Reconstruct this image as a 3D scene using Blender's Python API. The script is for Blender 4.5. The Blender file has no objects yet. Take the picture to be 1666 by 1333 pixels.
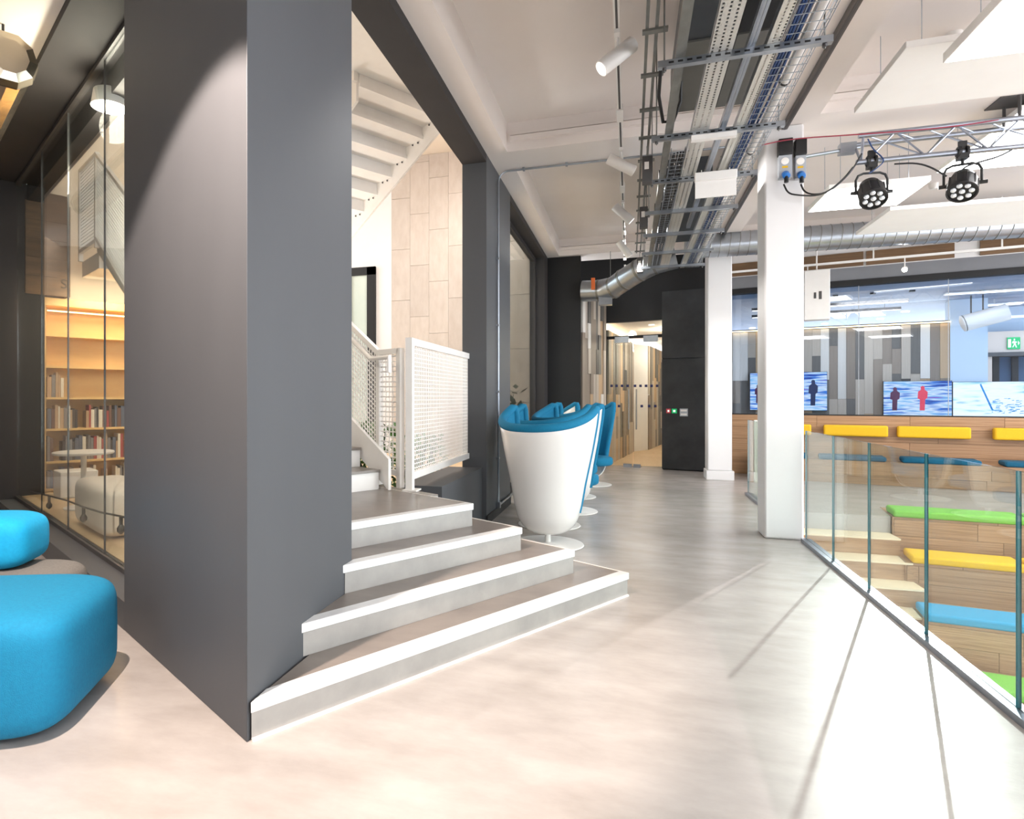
import bpy, bmesh, math, random
from mathutils import Vector, Matrix
random.seed(7)
S = bpy.context.scene
COL = S.collection
# ------------------------------------------------------------------ camera (level, shifted lens)
FPX, CX, CY, CAMH = 1025.0, 690.0, 647.0, 1.43
YAW = math.radians(18.07)
cam = bpy.data.objects.new('camera', bpy.data.cameras.new('camera'))
COL.objects.link(cam)
cam.location = (0, 0, CAMH)
cam.rotation_euler = (math.pi/2, 0, YAW)
cam.data.sensor_fit = 'HORIZONTAL'; cam.data.sensor_width = 36
cam.data.lens = FPX/1666*36
cam.data.shift_x = (833-CX)/1666
cam.data.shift_y = -(666.5-CY)/1666
cam.data.clip_start = .05; cam.data.clip_end = 200
S.camera = cam
# ------------------------------------------------------------------ world, exposure
W = bpy.data.worlds.new('daylight'); S.world = W; W.use_nodes = True
W.node_tree.nodes['Background'].inputs[0].default_value = (.93, .96, 1, 1)
W.node_tree.nodes['Background'].inputs[1].default_value = 2.7
S.view_settings.view_transform = 'Standard'; S.view_settings.look = 'None'
S.view_settings.exposure = 1.0; S.view_settings.gamma = 1
S.view_settings.use_curve_mapping = False
# ------------------------------------------------------------------ pixel helpers (a pixel is a ray, the plane it hits gives the distance)
FW = (-math.sin(YAW), math.cos(YAW)); RT = (math.cos(YAW), math.sin(YAW))
def ray(px, py):
    l = (px-CX)/FPX
    return (FW[0]+l*RT[0], FW[1]+l*RT[1], (CY-py)/FPX)
def onz(px, py, z):
    r = ray(px, py); d = (z-CAMH)/r[2]; return (r[0]*d, r[1]*d, z)
def ony(px, py, y):
    r = ray(px, py); d = y/r[1]; return (r[0]*d, y, CAMH+r[2]*d)
def onv(px, py, p, q):
    r = ray(px, py); n = (q[1], -q[0]); d = (p[0]*n[0]+p[1]*n[1])/(r[0]*n[0]+r[1]*n[1])
    return (r[0]*d, r[1]*d, CAMH+r[2]*d)
def fr(d, l, z=0):                         # camera-depth / lateral floor coordinates
    return (d*FW[0]+l*RT[0], d*FW[1]+l*RT[1], z)
# frames: stair frame (A recedes left, B runs along the risers), end wall frame
P0 = (-1.506, 2.252)
_b = math.radians(30.6); B = (math.sin(_b), math.cos(_b)); A = (-B[1], B[0])
def ab(a, b): return (P0[0]+A[0]*a+B[0]*b, P0[1]+A[1]*a+B[1]*b)
WA = math.radians(12); WD = (math.cos(WA), -math.sin(WA)); WB = (math.sin(WA), math.cos(WA)); WO = (1.0, 13.33)
def wp(s, o): return (WO[0]+WD[0]*s+WB[0]*o, WO[1]+WD[1]*s+WB[1]*o)
def ws(px, o):                             # distance along the end wall of a pixel column, on the plane offset by o
    q = onv(px, 600, wp(0, o), WD); return (q[0]-WO[0])*WD[0]+(q[1]-WO[1])*WD[1]
def wz(px, py, o): return onv(px, py, wp(0, o), WD)[2]
WANG = -WA; AANG = math.atan2(A[1], A[0]); BANG = math.atan2(B[1], B[0])
# ------------------------------------------------------------------ materials
def lin(c):
    return tuple(((x/255)/12.92 if x/255 <= .04045 else ((x/255+.055)/1.055)**2.4) for x in c)+(1,)
MATS = {}
def mat(name, col, rough=.5, metal=0, col2=None, nscale=4, stretch=(1, 1, 1), amt=.5, bump=0, bscale=None, emit=0, ecol=None, coat=0, spec=.5, rnd=0, detail=5):
    if name in MATS: return MATS[name]
    m = bpy.data.materials.new(name); m.use_nodes = True; nt = m.node_tree; N = nt.nodes; L = nt.links
    p = N['Principled BSDF']
    p.inputs['Base Color'].default_value = lin(col); p.inputs['Roughness'].default_value = rough
    p.inputs['Metallic'].default_value = metal; p.inputs['Specular IOR Level'].default_value = spec
    p.inputs['Coat Weight'].default_value = coat; p.inputs['Coat Roughness'].default_value = .08
    if emit:
        p.inputs['Emission Color'].default_value = lin(ecol or col); p.inputs['Emission Strength'].default_value = emit
    tc = N.new('ShaderNodeTexCoord'); mp = N.new('ShaderNodeMapping'); mp.inputs['Scale'].default_value = stretch
    L.new(tc.outputs['Object'], mp.inputs['Vector'])
    oi = N.new('ShaderNodeObjectInfo')
    if rnd:
        ma = N.new('ShaderNodeMath'); ma.operation = 'MULTIPLY'; ma.inputs[1].default_value = 37
        L.new(oi.outputs['Random'], ma.inputs[0]); L.new(ma.outputs[0], mp.inputs['Location'])
    n = N.new('ShaderNodeTexNoise'); n.inputs['Scale'].default_value = nscale; n.inputs['Detail'].default_value = detail
    n.inputs['Roughness'].default_value = .6
    L.new(mp.outputs[0], n.inputs['Vector'])
    if col2:
        r = N.new('ShaderNodeValToRGB'); r.color_ramp.elements[0].position = .5-amt*.5; r.color_ramp.elements[1].position = .5+amt*.5
        r.color_ramp.elements[0].color = lin(col); r.color_ramp.elements[1].color = lin(col2)
        L.new(n.outputs['Fac'], r.inputs[0]); out = r.outputs[0]
        if rnd:
            hs = N.new('ShaderNodeHueSaturation'); mr = N.new('ShaderNodeMapRange')
            mr.inputs['To Min'].default_value = 1-rnd; mr.inputs['To Max'].default_value = 1+rnd
            L.new(oi.outputs['Random'], mr.inputs['Value']); L.new(mr.outputs[0], hs.inputs['Value']); L.new(out, hs.inputs['Color']); out = hs.outputs[0]
        L.new(out, p.inputs['Base Color'])
    if bump:
        b = N.new('ShaderNodeBump'); b.inputs['Strength'].default_value = bump; b.inputs['Distance'].default_value = .01
        if bscale:
            n2 = N.new('ShaderNodeTexNoise'); n2.inputs['Scale'].default_value = bscale; L.new(mp.outputs[0], n2.inputs['Vector']); L.new(n2.outputs['Fac'], b.inputs['Height'])
        else: L.new(n.outputs['Fac'], b.inputs['Height'])
        L.new(b.outputs[0], p.inputs['Normal'])
    MATS[name] = m; return m
def pane_mat(name, tint, refl=1.0, ior=1.5, rough=0):
    m = bpy.data.materials.new(name); m.use_nodes = True; nt = m.node_tree; N = nt.nodes; L = nt.links
    N.remove(N['Principled BSDF'])
    t = N.new('ShaderNodeBsdfTransparent'); t.inputs[0].default_value = lin(tint)
    g = N.new('ShaderNodeBsdfGlossy'); g.inputs['Roughness'].default_value = rough; g.inputs[0].default_value = (1, 1, 1, 1)
    fz = N.new('ShaderNodeFresnel'); ge = N.new('ShaderNodeNewGeometry'); mr = N.new('ShaderNodeMapRange'); mr.inputs['To Min'].default_value = ior; mr.inputs['To Max'].default_value = 1/ior
    L.new(ge.outputs['Backfacing'], mr.inputs['Value']); L.new(mr.outputs[0], fz.inputs['IOR'])
    mx = N.new('ShaderNodeMixShader'); mu = N.new('ShaderNodeMath'); mu.operation = 'MULTIPLY'; mu.inputs[1].default_value = refl
    L.new(fz.outputs[0], mu.inputs[0]); L.new(mu.outputs[0], mx.inputs[0]); L.new(t.outputs[0], mx.inputs[1]); L.new(g.outputs[0], mx.inputs[2])
    L.new(mx.outputs[0], N['Material Output'].inputs[0]); MATS[name] = m; return m
def perf_mat(name, col, ky, kx):
    m = mat(name, col, .4, .7); nt = m.node_tree; N = nt.nodes; L = nt.links
    tc = N.new('ShaderNodeTexCoord'); sp = N.new('ShaderNodeSeparateXYZ'); L.new(tc.outputs['Object'], sp.inputs[0])
    def band(o, k, w, off=0):
        a = N.new('ShaderNodeMath'); a.operation = 'MULTIPLY_ADD'; a.inputs[1].default_value = k; a.inputs[2].default_value = off; L.new(o, a.inputs[0])
        b = N.new('ShaderNodeMath'); b.operation = 'FRACT'; L.new(a.outputs[0], b.inputs[0])
        c = N.new('ShaderNodeMath'); c.operation = 'LESS_THAN'; c.inputs[1].default_value = w; L.new(b.outputs[0], c.inputs[0]); return c.outputs[0]
    u = N.new('ShaderNodeMath'); u.operation = 'MULTIPLY'; L.new(band(sp.outputs[1], ky, .55), u.inputs[0]); L.new(band(sp.outputs[0], kx, .3, .35), u.inputs[1])
    t = N.new('ShaderNodeBsdfTransparent'); mx = N.new('ShaderNodeMixShader')
    L.new(u.outputs[0], mx.inputs[0]); L.new(N['Principled BSDF'].outputs[0], mx.inputs[1]); L.new(t.outputs[0], mx.inputs[2]); L.new(mx.outputs[0], N['Material Output'].inputs[0])
    return m
def screen_mat(name, cols, scale, strength):
    m = bpy.data.materials.new(name); m.use_nodes = True; nt = m.node_tree; N = nt.nodes; L = nt.links
    tc = N.new('ShaderNodeTexCoord'); mp = N.new('ShaderNodeMapping'); mp.inputs['Scale'].default_value = (.8, .8, scale); L.new(tc.outputs['Object'], mp.inputs[0])
    n = N.new('ShaderNodeTexNoise'); n.inputs['Scale'].default_value = 2.2; n.inputs['Detail'].default_value = 3; L.new(mp.outputs[0], n.inputs['Vector'])
    r = N.new('ShaderNodeValToRGB'); cr = r.color_ramp
    while len(cr.elements) < len(cols): cr.elements.new(.5)
    for i, c in enumerate(cols): cr.elements[i].position = .28+.44*i/(len(cols)-1); cr.elements[i].color = lin(c)
    L.new(n.outputs['Fac'], r.inputs[0])
    p = N['Principled BSDF']; p.inputs['Base Color'].default_value = (.01, .01, .01, 1); p.inputs['Roughness'].default_value = .2
    L.new(r.outputs[0], p.inputs['Emission Color']); p.inputs['Emission Strength'].default_value = strength
    MATS[name] = m; return m
floor_m = mat('floor_vinyl', (142, 135, 130), .27, 0, (190, 184, 180), 1.9, (1.0, 2.0, 1), .8, bump=.03, bscale=30, detail=10)
tread_m = mat('tread_vinyl_shaded', (112, 104, 99), .3, 0, (140, 131, 124), 2.6, (1, 1.6, 1), .5, detail=7)  # darker than the risers: shade on the treads put into the colour
riser_m = mat('concrete_laminate', (146, 143, 140), .45, 0, (172, 168, 164), 3.2, (1, 1, 1), .5, detail=8)
nosing_m = mat('white_nosing', (232, 232, 232), .35, .1, (215, 216, 218), 14, (1, 1, 1), .6)
char_m = mat('charcoal_paint', (74, 76, 80), .55, 0, (80, 82, 86), 1.3, (1, 1, .25), .6)
dark_m = mat('dark_charcoal', (56, 54, 54), .7, 0, (63, 60, 60), 2, (1, 1, .3), .6, spec=.25)
black_m = mat('black_paint', (12, 12, 14), .55, 0, (17, 17, 19), 2)
blackpanel_m = mat('black_concrete_panel', (20, 21, 22), .5, 0, (58, 59, 61), 2.6, (1, 1, 1), .6, detail=8)
white_m = mat('white_paint', (232, 231, 231), .5, 0, (226, 224, 224), 1.2)
ceil_m = mat('ceiling_plaster', (240, 232, 227), .6, 0, (233, 224, 218), .8)
raft_m = mat('acoustic_raft', (240, 238, 234), .7, 0, (234, 231, 227), 2)
steelw_m = mat('white_powder_coat', (240, 237, 233), .35, 0, (234, 230, 226), 6)
conc_m = mat('beige_concrete_board', (188, 175, 164), .65, 0, (206, 196, 187), 3.5, (1, 1, 1), .6, rnd=.05, detail=8)
galv_m = mat('galvanised_steel', (150, 156, 164), .3, .9, (182, 188, 195), 5, (1, 1, 1), .7)
galvd_m = mat('dull_galvanised_steel', (122, 122, 118), .4, .8, (150, 150, 146), 5)
alu_m = mat('aluminium', (150, 156, 168), .3, .95, (170, 176, 188), 8)
chrome_m = mat('polished_foil', (205, 190, 165), .16, 1, (225, 212, 190), 3, bump=.15, bscale=6)
oak_m = mat('oak', (150, 112, 78), .5, 0, (196, 160, 120), 3.2, (1, 1, 9), .6, rnd=.10, detail=8)
oakh_m = mat('oak_horizontal', (128, 92, 62), .48, 0, (190, 152, 116), 2.0, (.9, .9, 9), .55, rnd=.09, detail=8)
oakd_m = mat('dark_oak', (84, 62, 44), .5, 0, (140, 108, 76), 2.5, (.9, .9, 8), .7, rnd=.08, detail=8)
oakf_m = mat('pale_oak_floor', (206, 174, 134), .4, 0, (222, 194, 156), 2, (6, .8, 1), .6)
shelf_m = mat('warm_shelf_wood', (222, 178, 112), .5, 0, (232, 192, 130), 3, (1, 1, 6), .6)
pl = [mat('plank_'+n, c, .55, 0, c2, 3, (6, 6, .8), .7, rnd=.08, detail=7) for n, c, c2 in (
    ('white', (206, 200, 192), (226, 221, 214)), ('ash', (172, 160, 146), (196, 184, 170)), ('taupe', (128, 115, 102), (150, 137, 124)),
    ('grey', (92, 88, 84), (116, 112, 107)), ('dark', (58, 55, 54), (76, 72, 70)), ('oak', (176, 146, 112), (200, 172, 140)))]
teal_m = mat('teal_fabric', (0, 110, 150), .85, 0, (0, 122, 162), 60, bump=.25, bscale=220)
bright_m = mat('bright_blue_fabric', (0, 152, 205), .8, 0, (8, 164, 216), 60, bump=.2, bscale=220)
grey_f = mat('grey_fabric', (112, 108, 104), .9, 0, (128, 124, 120), 70, bump=.3, bscale=200)
navy_f = mat('petrol_fabric', (0, 78, 108), .85, 0, (4, 90, 120), 60, bump=.2, bscale=200)
yel_f = mat('yellow_fabric', (226, 176, 22), .8, 0, (234, 186, 34), 60, bump=.2, bscale=200)
grn_f = mat('lime_fabric', (112, 176, 62), .8, 0, (124, 188, 72), 60, bump=.2, bscale=200)
blu_f = mat('blue_fabric', (24, 140, 186), .8, 0, (34, 150, 196), 60, bump=.2, bscale=200)
gloss_m = mat('white_gloss_shell', (236, 233, 230), .22, 0, (232, 229, 226), 2, coat=.6)
blk_m = mat('black_plastic', (24, 24, 26), .4, 0, (32, 32, 34), 8)
gry_m = mat('grey_plastic', (172, 176, 182), .45, 0, (180, 184, 190), 8)
dgry_m = mat('dark_grey_box', (70, 68, 68), .5, 0, (80, 78, 78), 8)
bluep_m = mat('blue_plug', (30, 110, 190), .4, 0, (36, 118, 198), 8)
red_m = mat('red_print', (200, 70, 80), .5, 0, (206, 76, 86), 8)
green_e = mat('exit_green', (10, 160, 90), .4, 0, emit=.35)
white_e = mat('sign_white', (235, 245, 240), .4, 0, emit=.35)
lamp_e = mat('light_panel_diffuser', (255, 253, 250), .5, 0, emit=6.0)
spot_e = mat('spot_lens', (255, 252, 245), .4, 0, emit=25)
spot_off = mat('spot_rim', (250, 248, 244), .3, 0, emit=1.2)
cove_e = mat('warm_led', (255, 214, 150), .4, 0, emit=3.5)
edge_m = mat('glass_edge_teal', (22, 110, 124), .15, 0, (40, 130, 142), 5)
leaf_m = mat('leaf', (52, 92, 38), .5, 0, (92, 138, 62), 8)
leafd_m = mat('dark_leaf', (54, 58, 44), .5, 0, (74, 78, 60), 8)
soil_m = mat('soil', (60, 48, 38), .9, 0, (76, 62, 50), 20)
navy_m = mat('navy_sticker', (26, 38, 92), .5, 0, (30, 42, 98), 8)
lens_m = mat('led_lens', (225, 230, 235), .12, .3, (235, 238, 240), 8)
redc_m = mat('red_cable', (150, 40, 60), .5, 0, (156, 46, 66), 8)
bluec_m = mat('blue_cable', (30, 60, 110), .5, 0, (40, 72, 124), 8)
slate_m = mat('grey_bulkhead', (120, 121, 126), .5, 0, (128, 129, 134), 2)
pale_m = mat('pale_blue_wall', (196, 214, 232), .5, 0, (206, 222, 238), 1)
perfA = perf_mat('perforated_tray', (214, 212, 206), 26, 24)
perfB = perf_mat('slotted_tray', (214, 212, 204), 30, 30)
glass_m = pane_mat('clear_pane', (246, 250, 249), .9, 1.45)
glassb_m = pane_mat('balustrade_pane', (243, 250, 248), .8, 1.45)
glassw_m = pane_mat('tinted_pane', (232, 240, 248), 1.0, 1.5)
scr1 = screen_mat('reflected_video_screen', [(20, 50, 150), (60, 130, 220), (235, 245, 255), (120, 190, 240), (150, 100, 200)], 9, .6)
scr2 = screen_mat('reflected_pale_screen', [(120, 190, 240), (220, 240, 255), (245, 250, 255), (235, 245, 255), (90, 165, 225)], 5, .8)
# ------------------------------------------------------------------ mesh builder
def wloc(o):
    v = Vector((0, 0, 0))
    while o is not None: v += o.location; o = o.parent
    return v
class MB:
    def __init__(s): s.v = []; s.f = []
    def add(s, vs, fs):
        k = len(s.v); s.v += [tuple(v) for v in vs]; s.f += [tuple(i+k for i in q) for q in fs]; return s
    def prism(s, poly, z0, z1):
        n = len(poly)
        s.add([(p[0], p[1], z0) for p in poly]+[(p[0], p[1], z1) for p in poly],
              [tuple(range(n))[::-1], tuple(range(n, 2*n))]+[(i, (i+1) % n, n+(i+1) % n, n+i) for i in range(n)]); return s
    def box(s, x0, y0, z0, x1, y1, z1): return s.prism([(x0, y0), (x1, y0), (x1, y1), (x0, y1)], z0, z1)
    def abox(s, a0, a1, b0, b1, z0, z1): return s.prism([ab(a0, b0), ab(a1, b0), ab(a1, b1), ab(a0, b1)], z0, z1)
    def wbox(s, s0, s1, o0, o1, z0, z1): return s.prism([wp(s0, o0), wp(s1, o0), wp(s1, o1), wp(s0, o1)], z0, z1)
    def extr(s, pts, d):                   # 3D polygon swept by a vector
        n = len(pts); d = Vector(d)
        s.add([Vector(p) for p in pts]+[Vector(p)+d for p in pts], [tuple(range(n))[::-1], tuple(range(n, 2*n))]+[(i, (i+1) % n, n+(i+1) % n, n+i) for i in range(n)]); return s
    def tube(s, pts, r, n=8, closed=False, cap=True):
        P = [Vector(p) for p in pts]; m = len(P); rings = []
        rs = r if isinstance(r, (list, tuple)) else [r]*m
        up = None
        for i in range(m):
            if closed: t = P[(i+1) % m]-P[i-1]
            else: t = P[min(i+1, m-1)]-P[max(i-1, 0)]
            t.normalize()
            if up is None:
                up = Vector((0, 0, 1)) if abs(t.z) < .9 else Vector((1, 0, 0))
            x = t.cross(up)
            if x.length < 1e-4: x = t.cross(Vector((1, .3, .2)))
            x.normalize(); y = x.cross(t).normalized(); up = y
            rings.append([P[i]+(x*math.cos(2*math.pi*j/n)+y*math.sin(2*math.pi*j/n))*rs[i] for j in range(n)])
        vs = [v for g in rings for v in g]; fs = []
        for i in range(m if closed else m-1):
            i2 = (i+1) % m
            for j in range(n): fs.append((i*n+j, i*n+(j+1) % n, i2*n+(j+1) % n, i2*n+j))
        if cap and not closed: fs += [tuple(range(n))[::-1], tuple((m-1)*n+j for j in range(n))]
        return s.add(vs, fs)
    def lathe(s, prof, c=(0, 0, 0), n=32, M=None):
        vs = []; fs = []; m = len(prof)
        for r, z in prof:
            for j in range(n):
                v = Vector((r*math.cos(2*math.pi*j/n), r*math.sin(2*math.pi*j/n), z))
                if M: v = M @ v
                vs.append(v+Vector(c))
        for i in range(m-1):
            for j in range(n): fs.append((i*n+j, i*n+(j+1) % n, (i+1)*n+(j+1) % n, (i+1)*n+j))
        fs += [tuple(range(n))[::-1], tuple((m-1)*n+j for j in range(n))]
        return s.add(vs, fs)
    def sellip(s, c, r, e1, e2, rot=0, nu=48, nv=28):
        def pw(x, e): return math.copysign(abs(x)**e, x)
        vs = []; fs = []
        for i in range(nv+1):
            p = -math.pi/2+math.pi*i/nv
            for j in range(nu):
                t = 2*math.pi*j/nu
                x = r[0]*pw(math.cos(p), e1)*pw(math.cos(t), e2); y = r[1]*pw(math.cos(p), e1)*pw(math.sin(t), e2); z = r[2]*pw(math.sin(p), e1)
                vs.append((c[0]+x*math.cos(rot)-y*math.sin(rot), c[1]+x*math.sin(rot)+y*math.cos(rot), c[2]+z))
        for i in range(nv):
            for j in range(nu): fs.append((i*nu+j, i*nu+(j+1) % nu, (i+1)*nu+(j+1) % nu, (i+1)*nu+j))
        return s.add(vs, fs)
    def build(s, name, m, parent=None, smooth=False, bevel=0, seg=2, kind=None, label=None, origin=None, merge=False):
        me = bpy.data.meshes.new(name)
        base = wloc(parent) if parent is not None else Vector((0, 0, 0))
        if parent is None:
            xs = [v[0] for v in s.v]; ys = [v[1] for v in s.v]; zs = [v[2] for v in s.v]
            base = Vector(origin) if origin is not None else Vector(((min(xs)+max(xs))/2, (min(ys)+max(ys))/2, min(zs)))
        me.from_pydata([Vector(v)-base for v in s.v], [], s.f)
        bm = bmesh.new(); bm.from_mesh(me)
        if merge: bmesh.ops.remove_doubles(bm, verts=bm.verts, dist=1e-5)
        bmesh.ops.recalc_face_normals(bm, faces=bm.faces); bm.to_mesh(me); bm.free()
        if smooth:
            me.polygons.foreach_set('use_smooth', [True]*len(me.polygons)); me.set_sharp_from_angle(angle=math.radians(38))
        ms = m if isinstance(m, (list, tuple)) else [m]
        for q in ms: me.materials.append(q)
        o = bpy.data.objects.new(name, me); COL.objects.link(o)
        if parent is not None: o.parent = parent
        else: o.location = base
        if bevel:
            b = o.modifiers.new('bevel', 'BEVEL'); b.width = bevel; b.segments = seg; b.limit_method = 'ANGLE'; b.angle_limit = math.radians(50)
            me.polygons.foreach_set('use_smooth', [True]*len(me.polygons)); me.set_sharp_from_angle(angle=math.radians(60))
        if kind: o['kind'] = kind
        if label: o['label'] = label
        return o
def tag(o, label, cat, group=None):
    o['label'] = label; o['category'] = cat
    if group: o['group'] = group
    return o
def thing(name, label, cat, loc=(0, 0, 0), group=None):
    o = bpy.data.objects.new(name, None); COL.objects.link(o); o.location = loc; o.empty_display_size = .1
    return tag(o, label, cat, group)
def struct(o): o['kind'] = 'structure'; return o
def sroot(name, loc=(0, 0, 0)):
    o = bpy.data.objects.new(name, None); COL.objects.link(o); o.location = loc; return struct(o)
UB = {}
def ubox(name, c, size, rot, m, parent):   # piece sharing one unit-box mesh per material
    if m.name not in UB:
        b = MB().box(-.5, -.5, -.5, .5, .5, .5); me = bpy.data.meshes.new('piece_'+m.name); me.from_pydata(b.v, [], b.f); me.materials.append(m); UB[m.name] = me
    o = bpy.data.objects.new(name, UB[m.name]); COL.objects.link(o)
    o.parent = parent; o.location = Vector(c)-wloc(parent); o.scale = size; o.rotation_euler = (0, 0, rot); return o
def copy_tree(o, parent=None):
    c = o.copy(); COL.objects.link(c); c.parent = parent
    for ch in list(o.children): copy_tree(ch, c)
    return c
def lamp(name, kind, loc, power, color=(1, 1, 1), size=.1, to=None, angle=60, blend=.5):
    d = bpy.data.lights.new(name, kind); d.energy = power; d.color = color
    if kind == 'SPOT': d.spot_size = math.radians(angle); d.spot_blend = blend; d.shadow_soft_size = size
    elif kind == 'POINT': d.shadow_soft_size = size
    elif kind == 'AREA': d.size = size
    o = bpy.data.objects.new(name, d); COL.objects.link(o); o.location = loc
    if to is not None: o.rotation_euler = (Vector(to)-Vector(loc)).to_track_quat('-Z', 'Y').to_euler()
    return o
ZC = 4.17; ZS = 4.49                       # beam soffit, slab soffit
# ================================================================== STRUCTURE
fl = MB().box(-13, -9, -.25, 1.70, 13.9, 0); fl.prism([(1.70, 8.95), (2.985, 8.95), (3.1, 9.66), (9.5, 8.76), (9.5, 14), (1.70, 14)], -.25, 0)
struct(fl.build('floor', floor_m, origin=(0, 0, 0)))
struct(MB().box(1.75, -9, -2.0, 9.5, 9.5, -1.75).build('floor_lower', floor_m))
struct(MB().box(1.66, -9, -1.75, 1.72, 8.95, -.02).build('wall_pit', white_m))
struct(MB().box(-11.2, -9, 0, -11, 9.5, ZS).build('wall_side_added', mat('side_plaster', (150, 134, 120), .6, 0, (160, 144, 130), 1)))  # unseen wall added to darken what the left glazing reflects
struct(MB().box(-11, -9.2, 0, 9.5, -9, ZS).build('wall_rear_added', mat('rear_plaster', (120, 118, 118), .6, 0, (132, 130, 130), 1)))  # unseen, added so the end glazing mirrors a dim surface, not open sky
# ceiling slab with beams
cl = MB().box(-1.6, -9, ZS, 9.5, 13.1, ZS+.12); cl = cl.build('ceiling', ceil_m, origin=(0, 0, 0)); struct(cl)
pf = ab(9, -.15); pg = ab(0, -.15)
MB().prism([(-1.56, -9), (-1.56, 2.2), pg, pf, (-13, pf[1]), (-13, -9)], ZC, ZS+.1).build('ceiling_bay', ceil_m, cl)
for x0, x1, y0, y1 in ((-1.56, -1.30, -9, 12.6), (1.22, 1.75, -9, 13.0)): MB().box(x0, y0, ZC, x1, y1, ZS).build('beam', ceil_m, cl)
for y0, y1 in ((-3.5, -2.9), (1.85, 2.48), (6.97, 7.6), (12.4, 13.0)):
    for x0, x1 in ((-1.30, 1.22), (1.75, 9.5)):
        MB().box(x0, y0, ZC, x1, y1, ZS).build('beam', ceil_m, cl)
        for k, (h0, h1) in enumerate(((.10, .055), (.17, .03))): MB().box(x0+.04, y0-.05+k*.02, ZC+h0, x1, y0+.02, ZC+h0+h1).build('cornice', ceil_m, cl)
# dark corridor wall: column block, lintels, posts
wl = sroot('wall_left', (-1.53, 5, 0))
MB().prism([P0, (-1.53, 3.34), (-1.81, 3.35), (-2.77, 3.41), ab(1.68, 0)], 0, ZS).build('column_block', char_m, wl, bevel=.004)
MB().box(-1.81, 3.34, 4.08, -1.53, 6.95, ZS).build('lintel', dark_m, wl)
MB().box(-1.81, 6.95, 0, -1.53, 8.42, ZS).build('post', char_m, wl)
MB().box(-1.81, 8.42, 4.08, -1.53, 12.05, ZS).build('lintel', dark_m, wl)
MB().box(-1.81, 12.05, 0, -1.53, 12.62, ZS).build('post', dark_m, wl)
MB().box(-2.06, 6.95, ZS, -1.6, 13.2, 6.7).build('upper_wall', white_m, wl)
MB().box(-1.97, 5.35, 0, -1.58, 6.95, .64).build('kerb', char_m, wl)
MB().box(-1.545, 6.95, 0, -1.515, 8.42, .10).build('skirting', dark_m, wl)
# facade left of the column
wf = sroot('wall_facade', ab(4, 0)+(0,))
MB().abox(1.68, 6.9, 0.0, .26, 0, .175).build('plinth', char_m, wf)
MB().abox(1.55, 8.6, -.16, .30, 4.10, ZS).build('soffit', dark_m, wf)
MB().abox(1.6, 6.75, .30, .46, 3.90, ZS).build('head_beam', dark_m, wf)
MB().abox(6.78, 9.5, -.1, .5, 0, 4.10).build('jamb', dark_m, wf)
# window_1: frameless glazing
w1 = sroot('window_1', ab(4, .2)+(.175,))
js = [1.72]+[(lambda q: (q[0]-P0[0])*A[0]+(q[1]-P0[1])*A[1])(onv(px, 600, ab(0, .204), A)) for px in (170.6, 111, 68)]+[6.76]
for a0, a1 in zip(js, js[1:]): MB().abox(a0+.006, a1-.006, .198, .210, .21, 4.06).build('pane', glass_m, w1)
for a in js[1:-1]: MB().abox(a-.003, a+.003, .197, .211, .21, 4.06).build('joint', dgry_m, w1)
MB().abox(1.68, 6.78, .18, .23, .175, .21).build('sill_channel', dgry_m, w1)
MB().abox(1.68, 6.78, .18, .23, 4.06, 4.10).build('head_channel', dgry_m, w1)
# window_2: glazing in the second opening
w2 = sroot('window_2', (-1.74, 10.2, 0))
MB().box(-1.747, 8.5, .1, -1.735, 11.97, 4.0).build('pane', glass_m, w2)
for bx in ((-1.78, 8.42, 0, -1.70, 12.05, .1), (-1.78, 8.42, 4.0, -1.70, 12.05, 4.08), (-1.78, 8.42, .1, -1.70, 8.5, 4.0), (-1.78, 11.97, .1, -1.70, 12.05, 4.0)): MB().box(*bx).build('frame', dark_m, w2)
# atrium behind the dark wall
MB_at = MB().prism([ab(1.7, .25), ab(9.5, .25), ab(9.5, 9), (-5, 13.2), (-1.81, 13.2), (-1.81, 3.4)], .08, .2)
struct(MB_at.build('floor_atrium', oakf_m))
AY = 13.0
struct(MB().box(-9.5, AY, .2, -5.0, AY+.15, 6.7).build('wall_back', white_m))
wc = sroot('wall_concrete', (-3.3, AY, .2))
MB().box(-5.0, AY+.03, .2, -1.7, AY+.15, 6.7).build('backing', dgry_m, wc)
for i in range(8):
    x0 = -5.0+i*.435; z = .2-(i % 3)*.37
    while z < 6.7:
        a, b_ = max(z, .2), min(z+1.12, 6.7)
        if b_-a > .05: ubox('panel', (x0+.2175, AY+.015, (a+b_)/2), (.431, .03, b_-a-.006), 0, conc_m, wc)
        z += 1.12
struct(MB().abox(7.35, 7.5, .5, 3.6, .2, 6.7).build('wall_atrium', mat('atrium_plaster', (232, 214, 190), .6, 0, (238, 222, 200), 1)))
ca = MB().prism([ab(.3, .1), ab(9.5, .1), (-10, 13.2), (-1.7, 13.2), (-1.7, 3.0)], 6.7, 6.85); struct(ca.build('ceiling_atrium', mat('atrium_ceiling', (236, 222, 204), .6, 0, (230, 214, 194), 1)))
struct(MB().abox(.3, 9.5, .28, .44, ZS, 6.7).build('wall_atrium_front', MATS['atrium_plaster']))
struct(MB().box(-2.06, 2.9, ZS, -1.65, 6.95, 6.7).build('wall_atrium_side', white_m))
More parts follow.
